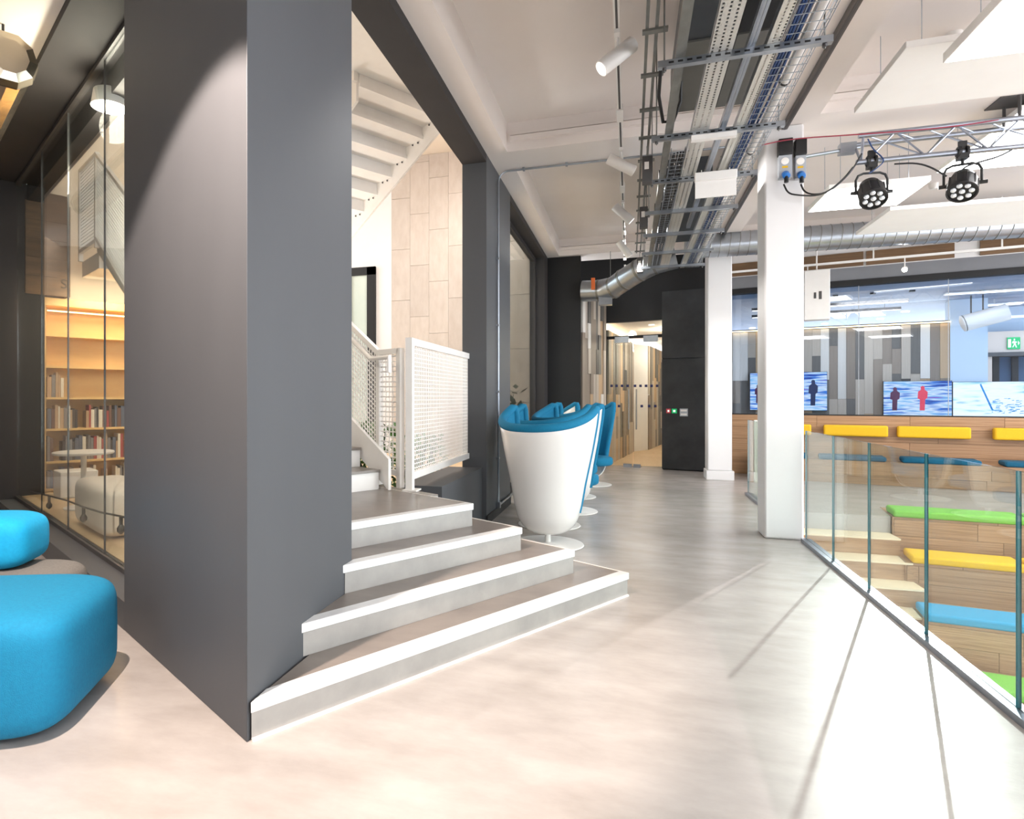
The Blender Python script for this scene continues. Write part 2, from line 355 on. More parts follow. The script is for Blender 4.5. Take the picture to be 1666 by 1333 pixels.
# dark framed window in the back wall
w4 = sroot('window_3', (-5.6, AY-.03, .6))
xa, xb = ony(560, 500, AY)[0], ony(612, 500, AY)[0]; zt = ony(600, 435, AY)[2]
for bx in ((xa, AY-.06, .2, xa+.2, AY, zt), (xb-.2, AY-.06, .2, xb, AY, zt), (xa, AY-.06, zt-.18, xb, AY, zt)): MB().box(*bx).build('frame', black_m, w4)
MB().box(xa+.2, AY-.03, .2, xb-.2, AY-.015, zt-.18).build('pane', mat('frosted_pane', (190, 204, 196), .15, 0, (206, 216, 208), 1), w4)
# ---- far end of the corridor
we = sroot('wall_end', wp(0, 0)+(0,))
MB().box(-1.53, 12.5, 0, -.9, 12.64, ZC).build('return', black_m, we)
sD0, sD1, sP1 = ws(983, 0), ws(1078, 0), ws(1152, 0)
MB().wbox(sD0-.9, sP1+.1, 0, .12, 2.98, ZS+.1).build('bulkhead', black_m, we)
MB().wbox(sD0-.14, sD0, 0, .12, 0, 2.98).build('jamb', black_m, we)
MB().wbox(sD1, sP1+.3, 0, .12, 0, 2.98).build('backing', black_m, we)
zj = wz(1110, 583, -.08)
for z0, z1 in ((.02, zj-.004), (zj+.004, wz(1110, 472, -.08))): MB().wbox(sD1, sP1, -.08, 0, z0, z1).build('panel', blackpanel_m, we, bevel=.003)
MB().box(-1.7, 12.6, ZS-.02, 1.22, 14.2, ZS+.1).build('dark_ceiling', black_m, we)
# plank clad wall between the dark return and the door
PK = [2, 0, 3, 1, 0, 2, 4, 3, 1, 0, 3, 2, 5, 1]
def plank_wall(parent, p, q, z0, z1, n, seed, thick=.03, tones=(0, 1, 2, 3, 4, 5), wts=(3, 4, 4, 4, 2, 2)):
    rg = random.Random(seed); p = Vector(p); q = Vector(q); d = q-p; ang = math.atan2(d.y, d.x)
    nrm = Vector((d.y, -d.x)).normalized()
    last = -1
    for i in range(n):
        c = p+d*((i+.5)/n); z = z0; w = d.length/n
        while z < z1-.05:
            h = min(rg.choice((.5, .8, 1.1, 1.5, 1.9)), z1-z)
            if z1-z-h < .3: h = z1-z
            k = rg.choices(tones, wts)[0]
            if k == last: k = rg.choices(tones, wts)[0]
            last = k; t = thick*(.6+.8*rg.random())
            ubox('plank', (c.x+nrm.x*t/2, c.y+nrm.y*t/2, z+h/2), (w-.003, t, h-.003), ang, pl[k], parent)
            z += h
wq = sroot('wall_planks', (-.7, 13.1, 0))
MB().prism([(-.9, 12.62), (-.5, 13.62), (-.62, 13.66), (-1.02, 12.66)], 0, 3.42).build('backing', black_m, wq)
plank_wall(wq, (-.9, 12.6), (-.5, 13.62), 0.0, 3.4, 9, 3)
# glazed double door
d1 = sroot('door_1', wp((sD0+sD1)/2, 0)+(0,))
sm = (sD0+sD1)/2
for s0, s1 in ((sD0+.02, sm-.006), (sm+.006, sD1-.01)):
    leaf = MB().wbox(s0, s1, .04, .052, .02, 2.62).build('leaf', glass_m, d1)
    hs = s1-.07 if s0 < sm-.1 else s0+.07
    MB().tube([wp(hs, -.02)+(.78,), wp(hs, -.02)+(1.6,)], .014, 8).build('handle', galvd_m, leaf, smooth=True)
    MB().wbox(hs-.12 if s0 < sm-.1 else s0, hs+.05 if s0 < sm-.1 else s0+.14, .03, .06, 0, .07).build('floor_patch', alu_m, leaf)
    MB().wbox((s0+s1)/2-.08, (s0+s1)/2+.20, .0, .08, 2.56, 2.68).build('closer', alu_m, leaf)
MB().wbox(sD0, sD1, .03, .07, 2.64, 2.70).build('header_rail', black_m, d1)
MB().wbox(sD0, sD1, .04, .052, 2.70, 2.97).build('transom_pane', glass_m, d1)
for py, pxs in ((628, (995, 1003, 1012, 1021, 1033, 1042, 1051, 1060, 1069)), (661, (998, 1007, 1044, 1056, 1066))):
    for px in pxs:
        s_, z_ = ws(px, .03), wz(px, py, .03); MB().wbox(s_-.025, s_+.025, .030, .036, z_-.025, z_+.025).build('manifestation_dot', navy_m, d1)
# lobby beyond the door
lb = sroot('wall_lobby', (0.3, 16, 0))
q0 = wp(sD0+.02, .15); q1 = onz(1030, 735, 0); q2 = onz(1054, 732, 0); q3 = onz(1078, 722, 0)
struct(MB().prism([wp(-1.55, .13), wp(3.5, .13), (4.5, 24), (-1.5, 24)], -.2, -.002).build('floor_lobby', oakf_m))
plank_wall(lb, q0[:2], q1[:2], 0, 2.85, 12, 11, tones=(1, 2, 3, 5, 4), wts=(3, 5, 3, 4, 1))
MB().prism([q0[:2], q1[:2], (q1[0]-.1, q1[1]+.05), (q0[0]-.1, q0[1]+.05)], 0, 2.85).build('backing', blk_m, lb)
MB().prism([q1[:2], q2[:2], (q2[0], q2[1]+.1), (q1[0], q1[1]+.1)], 0, 2.85).build('white_return', white_m, lb)
plank_wall(lb, q2[:2], q3[:2], 0, 2.85, 10, 12, tones=(1, 2, 3, 5), wts=(3, 4, 3, 3))
MB().prism([q3[:2], (q3[0]+3, q3[1]), (q3[0]+3, q3[1]+.1), (q3[0], q3[1]+.1)], 0, 2.95).build('end_wall', white_m, lb)
MB().prism([wp(sP1+.05, .12), wp(sP1+.15, .12), (3.2, 24), (3.1, 24)], 0, 2.95).build('side_wall', white_m, lb)
struct(MB().prism([wp(-1.6, .13), wp(.6, .13), (3.2, 24), (-1.5, 24)], 2.98, 3.1).build('ceiling_lobby', ceil_m))
MB().prism([(q0[0]+.02, q0[1]), (q1[0]+.02, q1[1]-.02), (q1[0]+.06, q1[1]), (q0[0]+.06, q0[1])], 2.86, 2.88).build('cove_strip', cove_e, lb)
for px, py in ((1060, 529), (1076, 537), (1034, 565)):
    c = onz(px, py, 2.97); pos = {1060: 'middle', 1076: 'rightmost', 1034: 'leftmost'}[px]; dl = MB().lathe([(.06, 0), (.06, .012), (.045, .012)], (c[0], c[1], 2.965), 16).build('downlight', spot_off); tag(dl, '%s small round downlight in the lobby ceiling behind the glass doors' % pos, 'downlight', 'lobby downlights')
lamp('lobby_fill', 'POINT', (.9, 15.2, 2.6), 26, (1, .86, .68), .15); lamp('lobby_fill', 'POINT', (1.4, 18.5, 2.6), 24, (1, .86, .68), .15)  # bare fill lights added without fixtures to brighten the lobby
# ---- glazed meeting room wall to the right
sG0 = sP1+.1; SG1 = 8.2
wr = sroot('wall_right', wp(4, 0)+(0,))
MB().wbox(sG0, SG1, .02, .14, 0, 1.11).build('backing', oakd_m, wr)
rg = random.Random(5)
for r in range(5):
    s0 = sG0-rg.random(); 
    while s0 < SG1:
        ln = rg.uniform(1.2, 2.2); a0, a1 = max(s0, sG0), min(s0+ln, SG1)
        if a1-a0 > .05: ubox('board', wp((a0+a1)/2, .01)+(.222*r+.111,), (a1-a0-.004, .024, .218), WANG, oakh_m, wr)
        s0 += ln
MB().wbox(sG0, SG1, .0, .14, 3.48, 3.70).build('bulkhead', slate_m, wr)
MB().wbox(sG0, SG1, -.02, .14, 3.38, 3.48).build('slot_rail', black_m, wr)
MB().wbox(sG0, SG1, -.02, .14, 3.70, ZS).build('upper_wall', white_m, wr)
s0 = sG0+.2
for k in range(6):
    s1 = s0+(.9, 1.25, 1.2, 1.3, 1.2, 1.0)[k]; ubox('wood_strip', wp((s0+s1)/2, -.04)+(3.83,), (s1-s0-.02, .03, .24), WANG, oakd_m, wr); s0 = s1+(.02, .02, .3, .02, .02, .02)[k]
w3 = sroot('window_4', wp(3, .05)+(1.11,))
gj = [sG0, ws(1240, .05), ws(1397, .05), ws(1543, .05)]; gj += [gj[-1]+1.35, gj[-1]+2.7, SG1]
for a0, a1 in zip(gj, gj[1:]): MB().wbox(a0+.004, a1-.004, .045, .057, 1.13, 3.38).build('pane', glassw_m, w3)
for a in gj[1:-1]: MB().wbox(a-.004, a+.004, .044, .058, 1.13, 3.38).build('joint', gry_m, w3)
MB().wbox(sG0, SG1, .03, .08, 1.11, 1.13).build('sill_rail', black_m, w3)
# meeting room behind it
RO = 2.3
struct(MB().wbox(.2, 9, .15, 6.5, -.2, -.003).build('floor_meeting_room', oakf_m))
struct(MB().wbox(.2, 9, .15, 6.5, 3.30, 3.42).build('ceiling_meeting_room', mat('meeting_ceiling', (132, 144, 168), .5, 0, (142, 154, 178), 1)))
wm = sroot('wall_meeting_room', wp(3, RO)+(0,))
m0, m1 = ws(1180, RO), ws(1545, RO)
MB().wbox(m0-.4, m1, RO+.01, RO+.12, 0, 2.92).build('backing', black_m, wm)
plank_wall(wm, wp(m0, RO), wp(m1, RO), .3, 2.86, 26, 21, tones=(0, 1, 2, 3, 4, 5), wts=(2, 5, 5, 3, 1, 2))
MB().wbox(m0, m1, RO-.10, RO-.07, 2.87, 2.89).build('cove_strip', cove_e, wm)
MB().wbox(.2, .32, .15, RO+.2, 0, 3.3).build('side_wall', white_m, wm)
MB().wbox(m1, m1+.55, RO-.05, RO+.4, 0, 3.3).build('pier', pale_m, wm)
RX = 4.0
MB().wbox(m1+.3, 9, RX, RX+.12, 0, 3.3).build('far_wall', pale_m, wm)
# pale portal with a dark door and exit sign
sp0, sp1 = ws(1583, RX-.3), ws(1700, RX-.3); zp0 = wz(1583, 575, RX-.3); zp1 = wz(1583, 551, RX-.3)
pt = sroot('door_2', wp((sp0+sp1)/2, RX-.3)+(0,))
beige_m = mat('beige_portal', (206, 190, 178), .5, 0, (214, 198, 186), 2)
MB().wbox(sp0, sp1+.5, RX-.35, RX, zp0, zp1+.12).build('portal_head', beige_m, pt)
MB().wbox(sp0-.12, sp1+.5, RX-.42, RX, zp0-.08, zp0).build('portal_edge', dgry_m, pt)
s_ = ws(1613, RX-.3); MB().wbox(sp0, s_, RX-.35, RX, 0, zp0-.08).build('portal_side', beige_m, pt)
MB().wbox(s_, sp1+.5, RX-.06, RX-.02, 0, zp0-.08).build('door_glass', mat('dusk_glass', (62, 82, 108), .1, 0, (84, 106, 134), 1), pt)
for px in (1615, 1646): MB().wbox(ws(px, RX-.1), ws(px, RX-.1)+.1, RX-.12, RX-.05, 0, zp0-.08).build('door_frame', black_m, pt)
MB().wbox(sp0-.1, sp0-.03, RX-.3, RX-.2, 0, zp1).build('post', black_m, pt)
lamp('meeting_room_fill', 'AREA', wp(3.2, .8)+(3.2,), 34, (1, .93, .86), 1.2, to=wp(3.2, 2.0)+(1,)); lamp('meeting_room_fill', 'AREA', wp(6, 2.2)+(3.2,), 22, (.9, .95, 1), 1.2, to=wp(6, 2.2)+(0,))  # fill for the meeting room, added with no fixture of its own
#@@OBJECTS
# ================================================================== OBJECTS
# ---- white structural columns
for (x0, x1, y0, y1, base), lab in zip(((1.30, 1.655, 7.15, 7.53, 0), (1.29, 1.68, 11.97, 12.37, .16)), ('white square column with two black socket boxes, standing at the glass balustrade', 'slimmer white column with a skirting block beside the black panel')):
    c = thing('column', lab, 'column', ((x0+x1)/2, (y0+y1)/2, 0))
    MB().box(x0, y0, base, x1, y1, ZC).build('shaft', white_m, c, bevel=.02)
    if base: MB().box(x0-.02, y0-.03, 0, x1+.03, y1+.02, base).build('skirting_block', white_m, c, bevel=.008)
# ---- entrance steps wrapped in white nosings
RISE = .162
st = thing('entrance_steps', 'four grey steps with bright white nosings climbing beside the charcoal column', 'steps', (-1.2, 3.6, 0))
AK = (0, .26, .515, .80); BK = (2.93, 2.64, 2.36, 2.15)
def wallb(a): return (.861*a-.024)/.509+.012
for k in range(4):
    a, bk = AK[k], BK[k]; zt = RISE*(k+1); zb = RISE*k
    bl = max(wallb(a), 0.02); ae = (.509*bk+.018)/.861
    if k < 3: poly = [ab(a, bl), ab(a, bk), ab(ae, bk)]
    else: poly = [ab(.80, 1.03), ab(.80, 2.15), ab(1.3, 2.15), ab(1.3, 2.27), ab(2.4, 2.27), ab(2.4, .50), ab(1.70, .50), ab(1.0, .84)]
    if k == 2: poly = [ab(a, bl), ab(a, bk), ab(ae, bk), ab(ae+.2, bk-.15), ab(1.05, .9)]
    MB().prism(poly, zb+.001, zt-.012).build('riser', riser_m, st)
    MB().prism(poly, zt-.012, zt).build('tread', tread_m, st)
    # front nosing, with a bevelled tail against the wall, and a thin side edge
    h = .043
    pts = [ab(a-.008, bl-.02 if k else .012), ab(a-.008, bk+.008), ab(a+.065, bk+.008), ab(a+.065, bl+.10)]
    if k == 3: pts[0] = ab(a-.008, 1.02); pts[3] = ab(a+.055, 1.02)
    MB().prism(pts, zt-h, zt+.004).build('nosing', nosing_m, st, bevel=.003)
    MB().prism([ab(a, bk), ab(a, bk+.012), ab(ae-.02 if k < 3 else 2.35, bk+.012), ab(ae-.02 if k < 3 else 2.35, bk)], zt-h*.6, zt+.003).build('side_edge', steelw_m, st)
MB().prism([ab(-.012, .02), ab(-.012, 2.93), ab(0, 2.93), ab(0, .02)], 0, .012).build('base_strip', steelw_m, st)
# ---- mesh helper
def mesh_grid(o, u, v, nu, nv, clip=None, r=.005, n=4):
    m = MB(); o = Vector(o); u = Vector(u); v = Vector(v)
    for i in range(nu+1):
        p = o+u*(i/nu)
        t0, t1 = clip(i/nu) if clip else (0, 1)
        m.tube([p+v*t0, p+v*t1], r, n, cap=False)
    for j in range(nv+1): m.tube([o+v*(j/nv), o+u+v*(j/nv)], r, n, cap=False)
    return m
# ---- lower flight with its mesh balustrade
SB0, SB1, SA = .92, 2.12, 1.84
NR, RI, GO = 15, .1705, .272
z0f = RISE*4
fs = thing('staircase', 'white steel staircase with mesh balustrade rising behind the charcoal column', 'staircase', ab(SA, 1.4)+(z0f,))
for i in range(NR):
    a = SA+i*GO; z = z0f+i*RI
    MB().abox(a, a+.012, SB0+.04, SB1-.04, z+.001, z+RI-.02).build('riser', steelw_m, fs)
    MB().abox(a-.02, a+GO+.012, SB0+.04, SB1-.04, z+RI-.022, z+RI).build('tread', tread_m, fs)
aT = SA+NR*GO; zT = z0f+NR*RI
def slanted(b0, b1, a0, a1, zl0, zl1, h):   # plate in a vertical plane of the stair frame
    m = MB(); p = [ab(a0, b0)+(zl0,), ab(a1, b0)+(zl1,), ab(a1, b0)+(zl1+h,), ab(a0, b0)+(zl0+h,)]
    return m.extr(p, (B[0]*(b1-b0), B[1]*(b1-b0), 0))
for b0 in (SB0, SB1-.03): slanted(b0, b0+.03, SA-.12, aT+.1, z0f+.005, zT+.02, .26).build('stringer', steelw_m, fs)
MB().abox(aT, 6.74, SB0, 4.1, zT-.2, zT).build('landing', steelw_m, fs)
sl = RI/GO
def rail_panel(parent, b, a0, a1, zb0, zb1, hgt, inset=.10, post0=True, post1=True, n=None):
    t = .045
    fr_ = MB(); fr_.extr([ab(a0, b)+(zb0+inset,), ab(a1, b)+(zb1+inset,), ab(a1, b)+(zb1+inset+t,), ab(a0, b)+(zb0+inset+t,)], (B[0]*.045, B[1]*.045, 0)); fr_.build('bottom_rail', steelw_m, parent)
    fr_ = MB(); fr_.extr([ab(a0, b)+(zb0+hgt-t,), ab(a1, b)+(zb1+hgt-t,), ab(a1, b)+(zb1+hgt,), ab(a0, b)+(zb0+hgt,)], (B[0]*.045, B[1]*.045, 0))
    fr_.build('top_rail', steelw_m, parent)
    for on, a, z in ((post0, a0, zb0), (post1, a1, zb1)):
        if on: MB().abox(a-.025, a+.025, b, b+.05, z+.0, z+hgt).build('post', steelw_m, parent)
    p = Vector(ab(a0, b+.022)+(zb0+inset+t/2,)); q = Vector(ab(a1, b+.022)+(zb1+inset+t/2,))
    L_ = (q-p).length; H_ = hgt-inset-t
    mesh_grid(p, q-p, (0, 0, H_), max(2, int(L_/.042)), int(H_/.042), r=.0055).build('mesh_infill', steelw_m, parent, kind='stuff')
# outer (right) balustrade and inner (left) one, then the landing edge
rail_panel(fs, SB1+.05, SA-.15, SA+.14, z0f+.02, z0f+.02, 1.18, .10)
rail_panel(fs, SB1+.05, SA+.14, aT, z0f+.04, zT+.04, 1.16, .14, post0=False)
rail_panel(fs, SB0-.05, SA+.25, aT, z0f+.1, zT+.04, 1.16, .10)
rail_panel(fs, SB0-.05, aT, 6.7, zT, zT, 1.2, .10, post0=False)
hr = [ab(SA-.12, SB1-.02)+(z0f+.99,), ab(SA-.12, SB1-.02)+(z0f+1.12,), ab(SA+.14, SB1-.02)+(z0f+1.12,), ab(aT, SB1-.02)+(zT+1.13,)]
MB().tube(hr, .021, 10).build('handrail', steelw_m, fs, smooth=True)
# ---- upper flight, seen from below
UB0, UB1 = 2.75, 3.98
zs = lambda a: 3.22+(5.9-a)*.503             # lower edge of its stringers
us = thing('staircase', 'upper white steel flight seen from below through the dark portal', 'staircase', ab(4.5, 3.3)+(zT,))
UA0, UA1 = 3.12, 5.9
for b0 in (UB0, UB1-.03): slanted(b0, b0+.03, UA0, UA1, zs(UA0), zs(UA1), .38).build('stringer', steelw_m, us)
n = 9
for i in range(n):
    a = UA1-(i+1)*(UA1-UA0)/n; g = (UA1-UA0)/n; z = zs(a+g)+.20
    MB().abox(a-.03, a+g, UB0+.03, UB1-.03, z+.11, z+.15).build('tread', steelw_m, us)
    MB().abox(a-.012, a, UB0+.03, UB1-.03, z+.14, z+.30).build('riser', steelw_m, us)
    for q in (.06, .16): MB().tube([ab(a+q, UB1-.045)+(z+.09,), ab(a+q, UB1-.035)+(z+.09,)], .012, 8).build('bolt', dgry_m, us)
zu = zs(UA0)+.2
MB().prism([ab(UA0, UB0-1.5), ab(UA0, 3.98), ab(2.35, 3.0), ab(1.4, 1.5), ab(1.2, .9)], zu+.1, zu+.3).build('landing', steelw_m, us)
rail_panel(us, UB0-.05, UA0, UA1, zs(UA0)+.2, zs(UA1)+.2, 1.1, .1)
# ---- free standing mesh screen beside the platform
ms = thing('mesh_screen', 'white mesh guard panel standing on the kerb beside the steps', 'guard panel', (-1.75, 6.0, z0f))
x = -1.75; ya, yb = 4.98, 7.10
for y in (ya, yb): MB().box(x-.03, y-.03, z0f-.005, x+.03, y+.03, 1.93).build('post', steelw_m, ms)
MB().box(x-.06, yb-.09, z0f-.006, x+.06, yb+.06, z0f+.012).build('foot_plate', steelw_m, ms); MB().box(x-.05, ya-.05, z0f+.0, x+.07, ya+.09, z0f+.012).build('foot_plate', steelw_m, ms)
for z in (.74, 1.87): MB().box(x-.022, ya, z, x+.022, yb, z+.06).build('rail', steelw_m, ms)
for y in (ya+.045, yb-.075): MB().box(x-.015, y, .8, x+.015, y+.03, 1.87).build('rail', steelw_m, ms)
mesh_grid((x, ya+.06, .79), (0, yb-ya-.12, 0), (0, 0, 1.09), 40, 30, r=.0048).build('mesh_infill', steelw_m, ms, kind='stuff')
# ---- planting inside the atrium
def shrub(name, label, c, r, h, n, m, ls=.07, seed=1, stems=6, pot=True):
    rg = random.Random(seed); o = thing(name, label, 'plant', (c[0], c[1], c[2]))
    lv = MB(); sm_ = MB()
    for i in range(stems):
        t = rg.random()*6.28; e = (c[0]+math.cos(t)*r*.6, c[1]+math.sin(t)*r*.6, c[2]+h*rg.uniform(.6, 1))
        sm_.tube([(c[0], c[1], c[2]+.05), ((c[0]+e[0])/2, (c[1]+e[1])/2, c[2]+h*.5), e], .007, 5)
    for i in range(n):
        t = rg.random()*6.28; q = r*math.sqrt(rg.random()); z = c[2]+h*(.15+.85*rg.random()); p = Vector((c[0]+math.cos(t)*q, c[1]+math.sin(t)*q, z))
        d = Vector((rg.uniform(-1, 1), rg.uniform(-1, 1), rg.uniform(-.3, .8))).normalized(); w = d.cross(Vector((0, 0, 1))).normalized()*ls*.28; l = d*ls
        lv.add([p, p+l*.5+w, p+l, p+l*.5-w], [(0, 1, 2, 3)])
    sm_.build('stems', leafd_m, o); lv.build('foliage', m, o, kind='stuff')
    if pot: MB().lathe([(.16, .0), (.2, .3), (.18, .3), (.17, .27)], (c[0], c[1], c[2]+.004), 20).build('pot', dgry_m, o, smooth=True)
shrub('leafy_shrub', 'green leafy shrub growing behind the staircase mesh', (-2.55, 6.05, .2), .33, .95, 900, leaf_m, .09, 2)
shrub('leafy_shrub', 'green leafy shrub behind the mesh guard panel', (-2.55, 7.6, .2), .35, .75, 700, leaf_m, .09, 3)
shrub('broadleaf_plant', 'dark leaved plant behind the far corridor window', (-2.2, 11.6, .2), .33, 1.4, 90, leafd_m, .2, 4, 8)
# ---- bookshelf behind the left glazing, partly a glass reflection built as an object
bs = thing('bookcase', 'warm backlit wooden bookcase behind the left glazing', 'bookcase', ab(7.0, 1.0)+(.2,))
sa0, sa1 = 6.86, 7.16; sb0, sb1 = .50, 2.1
pf_ = lambda px, py: onv(px, py, ab(sa0, 0), B)
for b0 in (sb0, sb1-.03): MB().abox(sa0, sa1, b0, b0+.03, .21, 2.62).build('side_panel', shelf_m, bs)
MB().abox(sa1-.02, sa1, sb0, sb1, .21, 2.62).build('back_panel', shelf_m, bs)
zsh = [.22]+[pf_(130, y)[2] for y in (800, 752, 700, 650, 600, 550, 500)]
zsh = sorted(set(round(z, 3) for z in zsh))
for z in zsh: MB().abox(sa0, sa1-.02, sb0+.03, sb1-.03, z, z+.028).build('shelf', shelf_m, bs)
MB().abox(sa0-.02, sa1, sb0, sb1, 2.62, 2.72).build('cornice', shelf_m, bs)
MB().abox(sa0+.02, sa0+.05, sb0+.05, sb1-.05, 2.55, 2.565).build('led_strip', cove_e, bs)
rg = random.Random(9)
bk_cols = [mat('book_%s' % n, c, .6, 0, tuple(min(255, k+12) for k in c), 9) for n, c in (('cream', (222, 210, 190)), ('grey', (120, 116, 116)), ('brown', (104, 72, 58)), ('red', (160, 60, 56)), ('slate', (84, 92, 108)), ('black', (52, 48, 48)), ('tan', (180, 146, 112)))]
names = ('first', 'second', 'third')
SHN = {1: 'fourth', 2: 'third', 3: 'second', 4: 'upper'}
row = 0
for zi in range(1, len(zsh)-2):
    z = zsh[zi]+.028; H = zsh[zi+1]-zsh[zi]-.05
    if H < .15: continue
    row += 1
    if row > 4: break
    b_ = sb0+.05; lim = sb1-.08 if row < 4 else sb0+.22
    while b_ < lim:
        w = rg.uniform(.022, .05); h = H*rg.uniform(.62, .9); k = rg.randrange(7)
        bo = MB().abox(sa0+.03, sa0+.03+rg.uniform(.15, .2), b_, b_+w-.003, z, z+h).build('book', bk_cols[k])
        tag(bo, '%s book standing upright on the %s shelf of the backlit bookcase' % (('cream', 'grey', 'brown', 'red', 'slate blue', 'black', 'tan')[k], ('lowest filled', 'second filled', 'third filled', 'top filled')[row-1]), 'book', 'books on the %s shelf' % ('lowest filled', 'second filled', 'third filled', 'top filled')[row-1])
        b_ += w
        if rg.random() < .06: b_ += .1
# oak clad volume above the bookcase, a partial glass reflection made solid
ob = thing('oak_volume', 'knotty oak clad box hanging above the bookcase behind glass', 'cladding', ab(7.0, .6)+(2.74,))
zz = 2.735
MB().abox(6.80, 7.2, .31, .77, 2.735, 4.05).build('carcass', oakd_m, ob)
while zz < 3.8:
    MB().abox(6.775, 6.80, .29, .79, zz+.003, zz+.235).build('board', oakd_m, ob); MB().abox(6.78, 7.2, .28, .31, zz+.003, zz+.235).build('board', oakd_m, ob); zz += .236
def text_mesh(body, size, name, m, M, parent, extr=.004):
    c = bpy.data.curves.new(name, 'FONT'); c.body = body; c.size = size; c.extrude = extr; c.align_x = 'CENTER'; c.align_y = 'CENTER'
    t = bpy.data.objects.new('tmp', c); COL.objects.link(t)
    bpy.context.view_layer.update(); dg = bpy.context.evaluated_depsgraph_get(); me = bpy.data.meshes.new_from_object(t.evaluated_get(dg)); bpy.data.objects.remove(t)
    me.transform(M); me.materials.clear(); me.materials.append(m)
    o = bpy.data.objects.new(name, me); COL.objects.link(o); o.parent = parent; o.location = -wloc(parent); return o
def frame_M(loc, xdir, up=(0, 0, 1)):
    x = Vector(xdir).normalized(); y = Vector(up).normalized(); z = x.cross(y)
    return Matrix(((x.x, y.x, z.x, loc[0]), (x.y, y.y, z.y, loc[1]), (x.z, y.z, z.z, loc[2]), (0, 0, 0, 1)))
q = onv(104, 463, ab(6.772, 0), B); text_mesh('S', .17, 'lettering', black_m, frame_M(q, B+(0,)), ob)
# furniture glimpsed through the left glazing
wbx = MB().abox(6.2, 6.6, .56, .98, .2, .52).build('storage_box', steelw_m, bevel=.01); tag(wbx, 'low white box on the floor in front of the bookcase', 'box')
rt = thing('round_table', 'small round white pedestal table behind the left glazing', 'table', ab(5.0, 1.0)+(.2,))
c = ab(5.35, .62)
MB().lathe([(.30, .0), (.31, .01), (.31, .025), (.30, .03)], (c[0], c[1], .80), 32).build('table_top', steelw_m, rt, smooth=True); MB().lathe([(.03, .02), (.03, .60)], (c[0], c[1], .2), 16).build('pedestal', steelw_m, rt, smooth=True); MB().lathe([(.2, 0), (.2, .012), (.04, .025)], (c[0], c[1], .2), 24).build('base', steelw_m, rt, smooth=True)
bn = MB().sellip(ab(3.95, .56)+(.43,), (.62, .24, .225), .35, .35, AANG).build('lounge_bench', mat('cream_fabric', (226, 212, 198), .8, 0, (232, 220, 206), 30), smooth=True); tag(bn, 'cream upholstered bench just behind the left glass panes', 'bench')
sl_ = thing('string_lights', 'black cable of small hanging bulbs strung low behind the left glazing', 'string lights', ab(4, .25)+(.9,))
pts = [(lambda q: q)(onv(px, py, ab(0, .235), A)) for px, py in ((50, 800), (80, 807), (110, 815), (135, 825), (165, 834), (200, 841), (230, 850))]
MB().tube(pts, .008, 6).build('cable', blk_m, sl_)
for px, py in ((80, 808), (136, 826), (197, 841)):
    p = onv(px, py, ab(0, .235), A); MB().tube([p, (p[0], p[1], p[2]-.06)], .014, 8).build('socket', blk_m, sl_); MB().lathe([(.008, -.13), (.028, -.11), (.03, -.085), (.012, -.055)], p, 12).build('bulb', blk_m, sl_, smooth=True)
pn = thing('pendant_lamp', 'glowing round pendant lamp hanging high behind the left glazing', 'pendant lamp', (0, 0, 0))
pc = onv(178, 175, ab(3.2, 1.4), B); pn.location = (pc[0], pc[1], pc[2])
MB().lathe([(.10, .14), (.12, .13), (.14, 0), (.13, 0), (.11, .12)], pc, 28).build('shade', steelw_m, pn, smooth=True); MB().lathe([(.13, .012), (.13, .02)], pc, 24).build('diffuser', mat('pendant_glow', (255, 244, 222), .5, 0, emit=9), pn); MB().tube([(pc[0], pc[1], pc[2]+.13), (pc[0], pc[1], 6.7)], .006, 6).build('cord', steelw_m, pn)
lamp('atrium_lamp_and_fill', 'POINT', (pc[0], pc[1], pc[2]-.15), 55, (1, .88, .72), .14)
lamp('atrium_lamp_and_fill', 'AREA', ab(4.5, 5.2)+(6.6,), 110, (1, .96, .92), 2.2, to=ab(4.5, 5.2)+(0,)); lamp('atrium_lamp_and_fill', 'AREA', (-2.6, 11.6, 5.6), 14, (1, .95, .9), .8, to=(-2.2, 13, 2)); lamp('atrium_lamp_and_fill', 'POINT', (-4.2, 7.4, 2.4), 55, (1, .95, .9), .2); lamp('bookcase_fill', 'AREA', ab(6.3, 1.2)+(2.9,), 22, (1, .82, .58), .6, to=ab(6.9, 1.2)+(1.3,))  # added fill lights, no fixtures, brightening the atrium and the bookcase
# ---- poufs on the left
p1 = thing('pouf', 'large teal fabric pouf on the floor in the foreground', 'pouf', fr(2.89, -2.15))
MB().sellip(fr(2.89, -2.15, .268), (.62, .41, .266), .33, .34, YAW+.10).build('cushion_body', teal_m, p1, smooth=True)
p2 = thing('pouf', 'low grey fabric pouf carrying the small blue pouf', 'pouf', fr(3.80, -2.72))
MB().sellip(fr(3.80, -2.72, .195), (.57, .36, .193), .38, .36, YAW+.1).build('cushion_body', grey_f, p2, smooth=True)
e = fr(3.80, -2.72, .19)
p3 = thing('pouf', 'small bright blue pouf lying on the grey pouf', 'pouf', fr(3.92, -2.77, .385))
MB().sellip(fr(3.92, -2.77, .545), (.36, .22, .165), .5, .42, YAW+.1).build('cushion_body', bright_m, p3, smooth=True)
